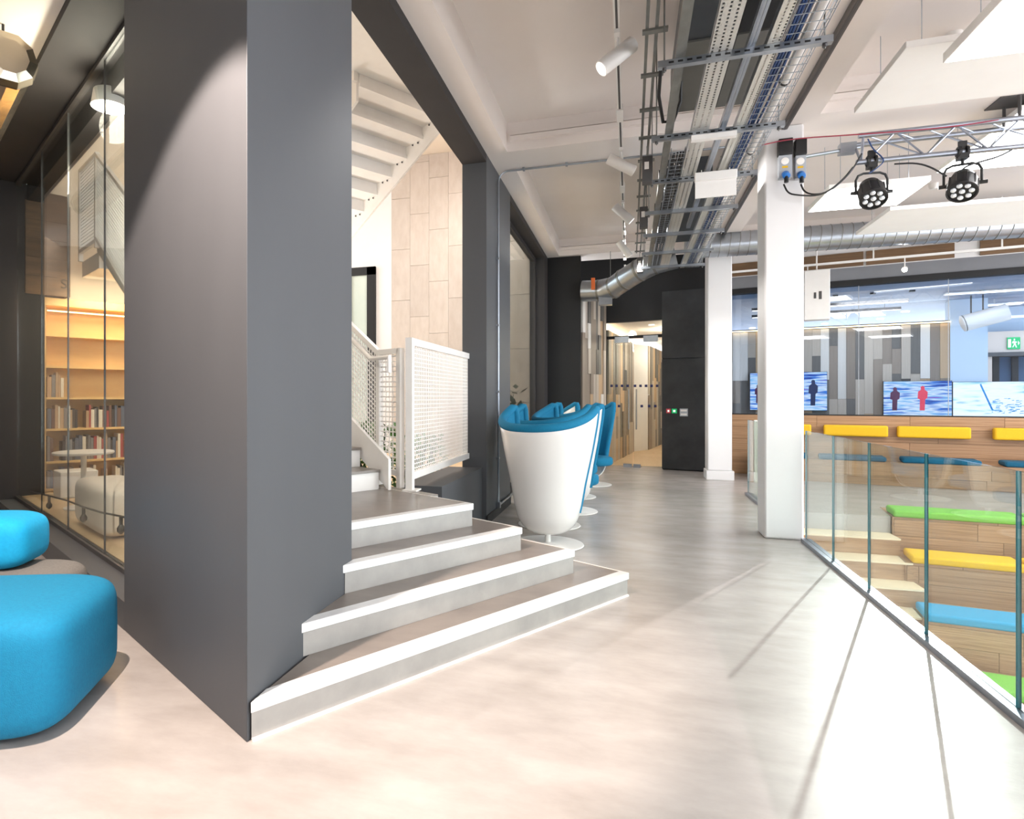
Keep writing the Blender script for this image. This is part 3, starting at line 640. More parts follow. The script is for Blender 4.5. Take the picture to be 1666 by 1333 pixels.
# foil duct at the ceiling on the left
fd = thing('foil_duct', 'shiny foil clad duct below the ceiling at the top left', 'duct', ab(3.6, -.45)+(3.6,))
c0 = onz(16, 90, 3.82); ca_ = (c0[0]-P0[0])*A[0]+(c0[1]-P0[1])*A[1]; cb_ = (c0[0]-P0[0])*B[0]+(c0[1]-P0[1])*B[1]
MB().tube([ab(ca_+t, cb_)+(3.82,) for t in (0.1, 1.0, 2.2, 3.4)], .17, 12).build('duct_run', chrome_m, fd)
MB().tube([ab(ca_, cb_)+(3.82,), ab(ca_+.02, cb_)+(3.82,), ab(ca_+.10, cb_)+(3.82,), ab(ca_+.12, cb_)+(3.82,)], [.12, .175, .19, .19], 10).build('end_collar', chrome_m, fd)
for t in (.3, 1.2): MB().tube([ab(ca_+t, cb_)+(3.98,), ab(ca_+t, cb_)+(ZC,)], .01, 6).build('hanger', blk_m, fd)
# ---- pod chairs
def Rz(z):
    T = ((.10, .03), (.108, .10), (.13, .175), (.165, .225), (.21, .265), (.27, .295), (.4, .325), (.6, .358), (.92, .425), (1.17, .468), (1.45, .50))
    for (a, r), (b, q) in zip(T, T[1:]):
        if z <= b: return r+(q-r)*(z-a)/(b-a)
    return T[-1][1]
PHM = math.radians(106)
def ztop(ph):
    t = abs(ph)/PHM
    return 1.13+.20*t**2.4
def make_chair():
    o = thing('pod_chair', 'x', 'chair', (0, 0, 0))
    NP, NH = 44, 22
    def surf(off, zlo=.10):
        m = MB(); vs = []
        for i in range(NP+1):
            ph = -PHM+2*PHM*i/NP
            for j in range(NH+1):
                t = j/NH; z = zlo+(ztop(ph)-zlo)*t**1.25
                r = max(Rz(z)-off, .005); vs.append((-r*math.cos(ph)*1.0, r*math.sin(ph), z))
        fs_ = [(i*(NH+1)+j, (i+1)*(NH+1)+j, (i+1)*(NH+1)+j+1, i*(NH+1)+j+1) for i in range(NP) for j in range(NH)]
        return m.add(vs, fs_), vs
    m, vs = surf(0); sh = m.build('shell', gloss_m, o, smooth=True)
    md = sh.modifiers.new('solid', 'SOLIDIFY'); md.thickness = .012; md.offset = -1
    m, v2 = surf(.016, .30); ln_ = m.build('lining', teal_m, o, smooth=True)
    md = ln_.modifiers.new('solid', 'SOLIDIFY'); md.thickness = .035; md.offset = -1
    # padded rim along the top and both front edges
    off = .022; rim = []
    for j in range(1, NH+1): rim.append((0, j))
    for i in range(1, NP): rim.append((i, NH))
    for j in range(NH, 0, -1): rim.append((NP, j))
    pts = [Vector(v2[i*(NH+1)+j])+Vector((0, 0, .012)) for i, j in rim]
    P_ = [pts[0]]+[(pts[k-1]+2*pts[k]+pts[k+1])/4 for k in range(1, len(pts)-1)]+[pts[-1]]
    P_ = [p-Vector((p.x, p.y, 0)).normalized()*.012 for p in P_]
    MB().tube(P_, .042, 10).build('padded_rim', teal_m, o, smooth=True)
    MB().sellip((.06, 0, .40), (.31, .25, .085), .5, .7, 0, 32, 16).build('seat_cushion', teal_m, o, smooth=True)
    MB().lathe([(.028, .015), (.028, .14)], (0, 0, 0), 18).build('stem', steelw_m, o, smooth=True)
    MB().lathe([(.335, 0), (.345, .004), (.34, .012), (.05, .018), (.03, .024)], (0, 0, 0), 48).build('base_disc', steelw_m, o, smooth=True)
    for r_, zz in ((0, .62), (-.12, .78), (.12, .78), (0, .94)):
        z = zz; r = Rz(z)-.055; y = r_; xx = -math.sqrt(max(r*r-y*y, 0)); MB().sellip((xx, y, z), (.012, .014, .014), 1, 1, 0, 10, 6).build('tuft_button', navy_f, o, smooth=True)
    return o
CH = [((-.76, 6.22), 20, 'white shelled pod chair with teal lining, nearest the steps'), ((-.86, 7.16), 28, 'second pod chair from the steps, mostly hidden by the nearest one'),
      ((-.72, 8.12), 45, 'third pod chair from the steps, its teal seat showing on the right'), ((-.80, 9.32), 48, 'fourth pod chair from the steps, half hidden in the row'),
      ((-.62, 10.7), 128, 'farthest pod chair, turned to show its tufted teal inside')]
proto = make_chair()
for k, ((x, y), az, lab) in enumerate(CH):
    o = proto if k == 0 else copy_tree(proto)
    o.location = (x, y, 0); o.rotation_euler = (0, 0, math.radians(90-az)); o['label'] = lab; o['group'] = 'pod chairs along the corridor wall'
# ---- glass balustrade
bj = [2.55, 3.515, 4.44, 5.37, 6.22, 7.10]
def balustrade(name, lab, bj, ends):
    bt = thing(name, lab, 'balustrade', (1.66, (bj[0]+bj[-1])/2, 0))
    MB().box(1.615, bj[0], 0, 1.70, bj[-1], .035).build('base_channel', alu_m, bt); MB().box(1.655, bj[0], .035, 1.66, bj[-1], .037).build('gasket', blk_m, bt)
    for y0, y1 in zip(bj, bj[1:]):
        g = MB().box(1.652, y0+.007, .03, 1.667, y1-.007, 1.10).build('pane', glassb_m, bt)
        for y in (y0+.001, y1-.007): MB().box(1.652, y, .03, 1.667, y+.006, 1.10).build('edge', edge_m, g)
balustrade('glass_balustrade', 'frameless glass balustrade running from the foreground to the white column', [1.6]+bj, 1)
balustrade('glass_balustrade', 'short glass balustrade behind the white column', [7.56, 8.47, 9.38, 10.3], 1)
gp = thing('gate_panel', 'cream low gate panel with a lock standing behind the white column', 'gate', (1.98, 11.9, 0))
MB().box(1.99, 11.78, .0, 2.30, 11.83, 1.05).build('leaf', mat('cream_laminate', (232, 230, 214), .4, 0, (236, 234, 220), 3), gp, bevel=.004); MB().box(1.94, 11.80, 0, 1.985, 11.86, .72).build('post', oakh_m, gp)
MB().tube([(2.06, 11.78, .46), (2.06, 11.765, .46)], .022, 12).build('lock', galvd_m, gp); MB().box(2.05, 11.76, .39, 2.07, 11.78, .44).build('lock_plate', dgry_m, gp)
# ---- wall bench with cushions under the meeting room glazing
tb = thing('wall_bench', 'long oak bench running under the meeting room glazing', 'bench', wp(4, -.4)+(0,))
b0s = ws(1222, -.66)
MB().wbox(b0s, 8, -.64, -.04, .30, .38).build('seat', oakh_m, tb)
s0 = b0s
rg = random.Random(8)
for r in range(2):
    s0 = b0s
    while s0 < 8:
        ln = rg.uniform(1.0, 2.0); s1 = min(s0+ln, 8); ubox('board', wp((s0+s1)/2, -.63)+(.075+.15*r,), (s1-s0-.004, .024, .146), WANG, oakh_m, tb); s0 = s1
def cush(name, lab, m, s0, s1, o0, o1, z0, z1, group): 
    o = MB().wbox(s0, s1, o0, o1, z0, z1).build(name, m, bevel=.03, seg=4); return tag(o, lab, 'cushion', group)
yl = [(1290, 1320), (1340, 1445), (1460, 1580), (1617, 1740)]
for i, (a0, a1) in enumerate(yl):
    cush('back_cushion', ('yellow bolster peeping out from behind the white column', 'yellow bolster on the oak wall, first whole one right of the white column', 'longest yellow bolster on the oak wall, second right of the column', 'yellow bolster on the oak wall cut by the right edge')[i], yel_f, ws(a0, -.12), ws(a1, -.12), -.15, -.01, .76, .95, 'yellow bolsters')
for i, (a0, a1) in enumerate([(1285, 1314), (1332, 1442), (1468, 1597), (1635, 1760)]):
    cush('seat_cushion', ('petrol seat cushion of the wall bench peeping out behind the white column', 'petrol seat cushion on the wall bench, first right of the white column', 'petrol seat cushion on the wall bench under the second yellow bolster', 'petrol seat cushion on the wall bench at the right edge')[i], navy_f, ws(a0, -.62), ws(a1, -.62), -.67, -.24, .382, .46, 'petrol seat cushions')
# ---- stepped oak seating
TA = math.radians(8); TD = (math.cos(TA), -math.sin(TA)); TN = (math.sin(TA), math.cos(TA))
def tp(s, y): return (3.0+TD[0]*s+TN[0]*(y), 8.9+TD[1]*s+TN[1]*y)      # s along the tier, y back from the top tier's front edge
bl = thing('tiered_seating', 'oak clad tiered seating stepping down behind the glass balustrade', 'seating', (5, 8, -1.75))
TY = [0, -.63, -1.42, -2.12, -2.75]; TZ = [0, -.40, -.80, -1.20, -1.6]
rg = random.Random(4)
for k in range(5):
    y0 = TY[k]; yb_ = TY[k-1] if k else .75; z = TZ[k]
    MB().prism([tp(0, y0+.02), tp(6.2, y0+.02), tp(6.2, yb_), tp(0, yb_)], -1.75, z-.024).build('carcass', oakd_m, bl)
    s0 = -rg.random()
    while s0 < 6.2:
        ln = rg.uniform(1.1, 2.1); a0, a1 = max(0, s0), min(6.2, s0+ln); s0 += ln
        if a1-a0 > .05: ubox('top_board', tp((a0+a1)/2, (y0+yb_)/2+.01)+(z-.012,), (a1-a0-.004, yb_-y0-.02, .024), -TA, oakh_m, bl)
    hz = (TZ[k]-(TZ[k+1] if k < 4 else -1.75))
    nrow = 2
    for r in range(nrow):
        s0 = -rg.random(); zz = z-.024-(hz-.024)*(r+.5)/nrow
        while s0 < 6.2:
            ln = rg.uniform(.9, 1.9); a0, a1 = max(0, s0), min(6.2, s0+ln); s0 += ln
            if a1-a0 > .05: ubox('board', tp((a0+a1)/2, y0+.008)+(zz,), (a1-a0-.004, .024, (hz-.024)/nrow-.003), -TA, oakh_m, bl)
    MB().prism([tp(-.012, y0), tp(0, y0), tp(0, yb_), tp(-.012, yb_)], -1.75, z).build('end_panel', oakh_m, bl)
# aisle steps between the balustrade and the seating
ai = thing('aisle_steps', 'narrow oak aisle steps descending between the balustrade and the tiers', 'steps', (2.35, 8, -1.75))
for j in range(1, 9):
    y1 = 8.95-.33*(j-1); y0 = y1-.33
    MB().box(1.735, y0, -1.75, 2.97, y1, -.2*j-.02).build('riser', oakh_m, ai); MB().box(1.735, y0-.02, -.2*j-.02, 2.97, y1, -.2*j).build('tread', mat('pale_tread', (222, 202, 170), .45, 0, (230, 212, 184), 3), ai)
tc_ = [(0, grn_f, 'lime green', ((.0, 1.22), (1.26, 2.6))), (1, yel_f, 'yellow', ((.05, 1.02), (1.06, 2.4))), (2, blu_f, 'blue', ((.0, .95), (1.0, 2.2))), (3, grn_f, 'lime green', ((.0, 1.3),))]
for k, m_, cn, segs in tc_:
    for i, (a0, a1) in enumerate(segs):
        o = MB().prism([tp(a0, TY[k]+.0), tp(a1, TY[k]+.0), tp(a1, TY[k]+.44), tp(a0, TY[k]+.44)], TZ[k]+.001, TZ[k]+.085).build('seat_cushion', m_, bevel=.025, seg=4)
        tag(o, '%s seat cushion on the %s oak tier, %s' % (cn, ('top', 'second', 'third', 'lowest')[k], ('next to the aisle', 'farther from the aisle')[i]), 'cushion', 'tier seat cushions')
# ---- wall fittings on the black panel
zf = wz(1100, 669, -.085)
for (a0, a1), m_, nm, lab in (((1084, 1091), red_m, 'call_point', 'small red and white sign on the black panel'), ((1093, 1101), green_e, 'release_button', 'small green and white door release on the black panel')):
    o = thing(nm, lab, 'wall sign', wp(ws((a0+a1)/2, -.09), -.085)+(zf-.05,)); MB().wbox(ws(a0, -.09), ws(a1, -.09), -.10, -.081, zf-.045, zf+.045).build('plate', m_, o); MB().wbox(ws(a0+2.2, -.1), ws(a1-2.2, -.1), -.104, -.10, zf-.02, zf+.02).build('symbol', white_e, o)
o = thing('switch_plate', 'grey double switch plate on the black panel beside the door', 'switch', wp(ws(1112, -.09), -.085)+(zf-.1,)); MB().wbox(ws(1106, -.09), ws(1119, -.09), -.10, -.081, zf-.10, zf+.05).build('plate', gry_m, o)
for zz in (zf-.065, zf+.01): MB().wbox(ws(1107.5, -.1), ws(1117.5, -.1), -.106, -.10, zz-.016, zz+.02).build('rocker', steelw_m, o)
# conduit on the dark wall
cd = thing('conduit', 'thin grey steel conduit crossing the beam and dropping down the dark post', 'conduit', (-1.5, 7.45, .1))
xw = -1.505; yv = 7.50
arc = [(xw+.12-.12*math.cos(t), yv, ZC-.14+.12*math.sin(t)) for t in [i*math.pi/12 for i in range(7)]]
MB().tube([(xw, yv, .12)]+arc+[(1.2, yv+.02, ZC-.02)], .012, 8).build('pipe', galv_m, cd, smooth=True)
MB().tube([(xw, yv, .13), (xw, yv+1.0, .13)], .016, 8).build('floor_run', galv_m, cd, smooth=True)
for z in (.7, 1.5, 2.3, 3.1): MB().box(xw-.024, yv-.03, z-.012, xw+.014, yv+.02, z+.012).build('saddle', galv_m, cd)
for x in (-1.2, -.7, -.1): MB().box(x-.012, yv-.02, ZC-.036, x+.012, yv+.03, ZC).build('saddle', galv_m, cd)
MB().box(xw-.02, yv-.03, .1, xw+.025, yv+.03, .17).build('elbow_box', galv_m, cd)
#@@CEILING
# ================================================================== CEILING SERVICES
# ---- spotlight track over the corridor
TX, TZ_ = -.085, 4.02
tr = thing('light_track', 'long white lighting track running down the corridor ceiling', 'track', (TX, 6.5, TZ_))
yy = [2.0, 3.95, 6.05, 8.2, 10.35, 12.3]
for y0, y1 in zip(yy, yy[1:]):
    MB().box(TX-.02, y0+.09, TZ_, TX+.02, y1-.09, TZ_+.035).build('rail', steelw_m, tr); MB().box(TX-.008, y0+.09, TZ_-.001, TX+.008, y1-.09, TZ_+.004).build('slot', dgry_m, tr)
    MB().box(TX-.028, y1-.13, TZ_-.012, TX+.028, y1+.13, TZ_+.045).build('connector', steelw_m, tr)
    MB().tube([(TX, y1, TZ_+.04), (TX, y1, ZS)], .004, 5).build('hanger', galv_m, tr)
def spot(px, py, z, aim, lab, lit=False, power=60, ln=.30):
    c = Vector(onz(px, py, z)); c.x = TX
    o = thing('track_spotlight', lab, 'spotlight', c, 'white cylinder track spotlights')
    d = Vector(aim).normalized()
    M = d.to_track_quat('Z', 'Y').to_matrix()
    MB().lathe([(.05, -ln/2), (.056, -ln/2+.008), (.056, ln/2)], c, 28, M).build('can', steelw_m, o, smooth=True)
    MB().lathe([(.047, ln/2-.012), (.047, ln/2+.002)], c, 24, M).build('lens', spot_e if lit else spot_off, o)
    MB().tube([c, (c.x, c.y, TZ_-.01)], .011, 8).build('stem', steelw_m, o); MB().box(TX-.02, c.y-.07, TZ_-.03, TX+.02, c.y+.07, TZ_).build('adapter', steelw_m, o)
    s = c+d*(ln/2+.02)
    lamp('spot_light', 'SPOT', s, power, (1, .97, .94), .03, to=s+d, angle=70, blend=.7)
spot(1001, 92, 3.86, (-.85, -.35, -.75), 'nearest white track spotlight, tilted down to the left', power=40)
spot(1012, 268, 3.86, (.85, .25, -.45), 'second white track spotlight, pointing right', power=80)
spot(1013, 348, 3.86, (.62, .1, -.6), 'third white track spotlight, tilted down to the right', power=80)
spot(1017, 405, 3.86, (.55, .2, -.75), 'fourth white track spotlight, near the corridor end', power=80)
spot(1019, 450, 3.80, (.1, -1, -.42), 'farthest lit track spotlight, glaring towards the viewer', True, 160, .2)
# warm wall washer on the left face of the column (its track stands left of the frame)
ww = thing('track_spotlight', 'warm spotlight washing the left face of the charcoal column', 'spotlight', ab(-.35, -1.15)+(3.8,))
wc_ = Vector(ab(-.35, -1.15)+(3.8,)); wt_ = Vector(ab(.85, 0)+(.55,)); wd_ = (wt_-wc_).normalized()
MB().lathe([(.05, -.15), (.056, -.14), (.056, .15)], wc_, 24, wd_.to_track_quat('Z', 'Y').to_matrix()).build('can', steelw_m, ww, smooth=True); MB().tube([wc_, (wc_.x, wc_.y, ZC)], .011, 8).build('stem', steelw_m, ww)
lamp('spot_light', 'SPOT', wc_+wd_*.17, 520, (1, .82, .7), .03, to=wt_, angle=72, blend=.25)
# ---- cable management bay
STR = [2.1, 3.2, 4.29, 5.5, 6.6, 7.7, 8.75, 9.85, 10.9]; ZT = 3.57
slot_m = perf_mat('slotted_strut', (188, 192, 198), 3, 14)
for k, y in enumerate(STR):
    o = thing('strut_hanger', ('galvanised cross strut hanging nearest the viewer', 'x')[0], 'strut', (.66, y, ZT-.045), 'galvanised cross struts')
    o['label'] = 'galvanised cross strut under the cable trays, %s from the viewer' % ('first', 'second', 'third, long and slotted', 'fourth, above the blank white sign', 'fifth', 'sixth', 'seventh', 'eighth', 'ninth', 'tenth')[k]
    MB().box(.17, y-.022, ZT-.042, 1.14, y+.022, ZT-.001).build('channel', galv_m, o)
    for i in range(16 if k < 5 else 0): ubox('slot', (.25+i*.054, y-.0225, ZT-.02), (.03, .002, .012), 0, blk_m, o)
    for x in (.21, 1.10): MB().tube([(x, y, ZT-.07), (x, y, ZS if x < .5 else ZS)], .006, 6).build('threaded_rod', galvd_m, o); MB().tube([(x, y, ZT-.06), (x, y, ZT-.045)], .014, 6).build('nut', dgry_m, o)
def run(name, lab, cat, x0, x1, y0, y1, m, h=.05, base=.004):
    o = thing(name, lab, cat, ((x0+x1)/2, (y0+y1)/2, ZT))
    MB().box(x0, y0, ZT, x1, y1, ZT+base).build('floor_plate', m, o); 
    for x in (x0, x1-.004): MB().box(x, y0, ZT+base, x+.004, y1, ZT+h).build('side_flange', galv_m, o)
    return o
run('perforated_tray', 'wide perforated steel cable tray in the middle of the bay', 'cable tray', .47, .60, 1.6, 11.2, perfA)
run('slotted_cable_tray', 'narrow slotted steel cable tray right of the strut rail', 'cable tray', .79, .86, 1.6, 11.2, perfB)
o = thing('strut_rail', 'bright ribbed steel rail running lengthwise between the cable trays', 'rail', (.70, 6, ZT)); MB().box(.68, 1.6, ZT, .725, 8.6, ZT+.04).build('channel', galv_m, o)
for dx in (.006, .026): MB().box(.68+dx, 1.6, ZT-.003, .69+dx, 8.6, ZT).build('rib', alu_m, o)
o = thing('edge_rail', 'dull steel rail running lengthwise at the left of the cable bay', 'rail', (.29, 6, ZT)); MB().box(.275, 1.6, ZT, .315, 11.2, ZT+.04).build('channel', galvd_m, o); MB().box(.315, 1.6, ZT+.02, .335, 11.2, ZT+.04).build('lip', galvd_m, o)
o = thing('cable_ladder', 'small dark cable ladder high at the left of the bay', 'cable ladder', (.2, 6, 3.86)); 
for x in (.10, .16): MB().box(x, 1.6, 3.86, x+.02, 11.2, 3.90).build('side_rail', galvd_m, o)
for i in range(16): MB().box(.08, 2.0+.6*i, 3.845, .24, 2.05+.6*i, 3.86).build('rung', galvd_m, o)
def basket(lab, x0, x1, y0, y1, h=.06):
    o = thing('wire_basket', lab, 'cable tray', ((x0+x1)/2, (y0+y1)/2, ZT)); m = MB(); r = .003
    nx = max(2, int((x1-x0)/.05))
    for i in range(nx+1): x = x0+(x1-x0)*i/nx; m.tube([(x, y0, ZT+r), (x, y1, ZT+r)], r, 4)
    for x in (x0, x1):
        for z in (h*.5, h): m.tube([(x, y0, ZT+z), (x, y1, ZT+z)], r, 4)
    y = y0
    while y < y1: m.tube([(x0, y, ZT+h), (x0, y, ZT+r), (x1, y, ZT+r), (x1, y, ZT+h)], r, 4); y += .1
    m.build('wire_mesh', galv_m, o, kind='stuff'); return o
basket('wide wire basket tray full of cables at the right of the bay', .875, 1.08, 1.6, 11.2)
basket('dark wire basket tray beyond the ceiling unit on the left of the bay', .35, .465, 5.96, 11.2)
for nm, lab, x, m_, k in (('cable_bundle', 'bundle of navy cables lying in the right wire basket', .93, bluec_m, 4), ('cable_bundle', 'bundle of black cables lying in the left wire basket', .40, blk_m, 5)):
    o = thing(nm, lab, 'cables', (x, 6.5, ZT+.01)); rg = random.Random(len(lab))
    for i in range(k):
        y0 = 1.8 if x > .5 else 6.0
        MB().tube([(x-.04+.022*i+rg.uniform(-.008, .008), y, ZT+.016+rg.uniform(0, .012)) for y in [y0+j*(11.1-y0)/14 for j in range(15)]], .009, 6).build('cable', m_, o, smooth=True)
o = thing('white_conduit', 'fat white pipe resting in the right wire basket', 'pipe', (1.04, 6, ZT)); MB().tube([(1.02, 1.8, ZT+.05), (1.02, 11.1, ZT+.05)], .032, 12).build('pipe', steelw_m, o, smooth=True)
for y in (3.6, 4.9, 6.2): MB().tube([(1.02, y, ZT+.05), (1.02, y+.02, ZT+.05)], .036, 12).build('clip', blk_m, o)
# dark ceiling units above the trays
cu = thing('ceiling_unit', 'flat dark grey ceiling air unit above the near cable trays', 'air unit', (.75, 3.6, 3.9))
MB().box(.34, 1.2, 3.92, .95, 5.90, 4.28).build('casing', mat('unit_dark', (62, 66, 70), .4, .3, (78, 82, 86), 2), cu, bevel=.01)
MB().box(.345, 4.75, 3.905, .56, 5.88, 3.92).build('cover_plate', mat('unit_grey', (110, 108, 102), .4, .4, (122, 120, 114), 3), cu); MB().box(.56, 4.75, 3.903, .70, 5.88, 3.92).build('cover_plate', black_m, cu); MB().box(.70, 4.75, 3.904, .94, 5.88, 3.92).build('cover_plate', MATS['unit_grey'], cu); MB().box(.70, 3.0, 3.904, .94, 4.72, 3.92).build('cover_plate', black_m, cu)
MB().box(.38, 3.75, 3.89, .44, 3.95, 3.915).build('bracket', galv_m, cu)
for x, y in ((.37, 4.85), (.37, 5.82), (.53, 5.82), (.67, 5.82), (.67, 4.85)): MB().tube([(x, y, 3.90), (x, y, 3.906)], .008, 6).build('screw', galv_m, cu)
cu = thing('ceiling_unit', 'dark ceiling air unit above the far cable trays', 'air unit', (.6, 9.6, 3.9)); MB().box(.36, 8.0, 3.95, .92, 11.0, 4.25).build('casing', MATS['unit_dark'], cu, bevel=.01); MB().box(.40, 8.1, 3.935, .6, 9.4, 3.95).build('cover_plate', MATS['unit_grey'], cu)
# driver boxes clipped on the ladder
for k, (px, py, z) in enumerate(((1059, 278, 3.62), (1053, 355, 3.62), (1048, 432, 3.62))):
    c = onz(px, py, z); c = (.16, c[1], z)
    o = thing('driver_box', 'dark grey driver box with white label, left of the bay, %s' % ('nearest', 'middle one', 'farthest')[k], 'junction box', c, 'driver boxes')
    MB().box(c[0]-.045, c[1]-.06, c[2]-.12, c[0]+.05, c[1]+.06, c[2]+.13).build('case', dgry_m, o, bevel=.006); MB().box(c[0]-.025, c[1]-.063, c[2]+.0, c[0]+.015, c[1]-.06, c[2]+.07).build('paper_label', steelw_m, o); MB().tube([(c[0], c[1], c[2]+.12), (c[0], c[1], 3.86)], .006, 6).build('hanger', galvd_m, o)
for k, (px, py) in enumerate(((1080, 285), (1072, 338))):
    c = onz(px, py, 3.72); o = thing('socket_box', 'small black socket box with a white lead on the edge rail, %s' % ('nearer', 'farther')[k], 'junction box', (c[0], c[1], 3.66)); MB().box(c[0]-.05, c[1]-.05, 3.64, c[0]+.06, c[1]+.05, 3.76).build('case', blk_m, o)
    MB().tube([(c[0]-.03, c[1]-.055, 3.68), (c[0]-.01, c[1]-.09, 3.74), (c[0]+.08, c[1]-.08, 3.80), (c[0]+.17, c[1]-.02, 3.79), (c[0]+.24, c[1]+.03, 3.69), (c[0]+.26, c[1]+.08, 3.64)], .008, 6).build('lead', steelw_m, o, smooth=True)
o = thing('cable_loop', 'loop of black cable hanging below the dark ceiling unit', 'cable', (.26, 5.2, 3.6)); MB().tube([(.22, 4.95, 3.90), (.21, 5.1, 3.72), (.25, 5.3, 3.60), (.33, 5.36, 3.62), (.38, 5.33, 3.76), (.38, 5.3, 3.90)], .013, 8).build('cable', blk_m, o, smooth=True)
# hanging blank sign
hz_ = ony(1165, 300, 6.35)
o = thing('hanging_sign', 'blank white hanging sign below the cable trays', 'sign', (hz_[0], 6.35, hz_[2]-.15))
xl, xr = ony(1130, 300, 6.35)[0], ony(1199, 300, 6.35)[0]; zb, zt = ony(1165, 320, 6.35)[2], ony(1165, 279, 6.35)[2]
MB().box(xl+.005, 6.345, zb, xr-.005, 6.365, zt-.06).build('face', steelw_m, o); MB().box(xl, 6.325, zt-.08, xr, 6.385, zt).build('housing', steelw_m, o, bevel=.005)
for x in (xl+.06, xr-.06): MB().tube([(x, 6.355, zt), (x, 6.355, ZT-.03)], .004, 5).build('cord', steelw_m, o)
o = thing('strip_sign', 'thin white channel fixed under the fourth cross strut', 'channel', (.6, 5.48, 3.5)); MB().box(.47, 5.45, 3.485, .80, 5.50, 3.526).build('body', steelw_m, o)
# steel channel under the long beam
o = thing('ceiling_channel', 'dark steel channel fixed along the underside of the white beam', 'channel', (1.49, 6.5, ZC-.05)); MB().box(1.455, -2, ZC-.045, 1.505, 12.3, ZC).build('channel', mat('channel_steel', (96, 92, 90), .35, .7, (112, 108, 106), 4), o); MB().box(1.47, -2, ZC-.047, 1.49, 12.3, ZC-.045).build('slot', dgry_m, o)
# ---- ducts
DY, DZ, DR = 11.62, 4.0, .2
o = thing('spiral_duct', 'galvanised spiral duct crossing the room above the meeting room glazing', 'duct', (5, DY, DZ-DR))
MB().tube([(.9+.1*i, DY, DZ) for i in range(62)], DR, 28).build('duct_run', galv_m, o, smooth=True)
x = 1.0; i = 0
while x < 6.9:
    m = MB(); m.tube([(x+.02*math.sin(t), DY+(DR+.002)*math.cos(t), DZ+(DR+.002)*math.sin(t)) for t in [k*2*math.pi/24 for k in range(24)]], .006, 5, closed=True); m.build('seam', galvd_m, o, smooth=True); x += .145
for x in (2.4, 4.4): MB().box(x-.02, DY-DR-.01, DZ, x+.02, DY-DR-.004, ZC).build('strap', blk_m, o)
o = thing('flexible_duct', 'silver jointed duct bending round at the end of the corridor', 'duct', (0, 12.5, 3.4))
def fp(px, py, y): return ony(px, py, y)
cl_ = [fp(948, 474, 12.35), fp(975, 473, 12.3), fp(998, 468, 12.2), fp(1016, 455, 12.0), fp(1040, 440, 11.8), fp(1064, 428, 11.66), fp(1100, 418, 11.62)]
MB().tube(cl_, .2, 20).build('duct_run', galv_m, o, smooth=True)
for i in (1, 2, 3, 4, 5):
    p = Vector(cl_[i]); t = (Vector(cl_[i+1])-Vector(cl_[i-1])).normalized(); MB().tube([p-t*.02, p+t*.02], .207, 20).build('joint_band', galvd_m, o, smooth=True)
p = fp(965, 463, 12.05); MB().box(p[0]-.035, p[1]-.02, p[2]-.1, p[0]+.035, p[1], p[2]+.12).build('damper_tag', mat('orange_tag', (200, 96, 40), .5, 0, (208, 104, 48), 8), o)
MB().tube([(p[0]+.3, 12.3, p[2]+.1), (p[0]+.3, 12.3, ZC)], .006, 6).build('hanger', galvd_m, o)
p = fp(985, 488, 12.25); MB().box(p[0]-.12, p[1]-.1, p[2]-.1, p[0]+.12, p[1]+.1, p[2]+.06).build('outlet_box', galv_m, o)
# ---- ceiling rafts and light panels in the right bay
def raft(lab, x0, x1, y0, y1, z, lit, t=.07):
    if lit:
        o = thing('ceiling_luminaire', lab, 'luminaire', ((x0+x1)/2, (y0+y1)/2, z), 'suspended light panels')
        MB().box(x0, y0, z+.004, x1, y1, z+t).build('frame', raft_m, o); MB().box(x0+.012, y0+.012, z, x1-.012, y1-.012, z+.004).build('diffuser', lamp_e, o)
    else:
        o = thing('acoustic_raft', lab, 'ceiling panel', ((x0+x1)/2, (y0+y1)/2, z), 'suspended acoustic panels')
        MB().box(x0, y0, z, x1, y1, z+t).build('board', raft_m, o, bevel=.004)
    for x in (x0+.15, x1-.15):
        for y in (y0+.15, y1-.15): MB().tube([(x, y, z+t), (x, y, ZC if 6.97 < y < 7.6 else ZS)], .003, 4).build('suspension_wire', galv_m, o)
raft('white acoustic panel hanging nearest the white beam at the top right', 1.87, 4.4, 5.33, 6.42, 3.92, False, .05)
raft('bright square light panel at the top right corner', 2.07, 3.3, 4.05, 5.28, 3.75, True)
raft('bright light panel beyond the lighting truss, beside the socket column', 2.12, 3.07, 8.1, 9.0, 3.75, True, .06)
raft('white acoustic panel hanging just above the spiral duct', 3.07, 6.5, 9.22, 10.47, 3.75, False, .05)
raft('bright light panel just behind the lighting truss at the right', 3.36, 5.2, 7.08, 8.75, 4.02, True, .05)
raft('bright light panel of the room behind the viewer', 2.0, 3.3, -.6, .6, 3.75, True); raft('second bright light panel of the room behind the viewer', 2.0, 3.3, -4.2, -3.0, 3.75, True)
raft('bright light panel of the room behind the viewer on the left', -4.6, -3.0, -3.4, -1.8, 3.75, True); raft('bright light panel added above the corridor behind the viewer', -.8, .8, -3.0, -1.4, 3.75, True)  # corridor panel is unseen, added to make up for light lost at the rear
for px, py, lab in ((1552, 60, 'white smoke detector on the ceiling above the near acoustic panel'), (1519, 302, 'white smoke detector on the ceiling behind the lighting truss')):
    c = onz(px, py, ZS-.03); o = MB().lathe([(.035, -.05), (.055, -.03), (.06, .0), (.06, .03)], c, 20).build('smoke_detector', steelw_m, smooth=True); tag(o, lab, 'detector')
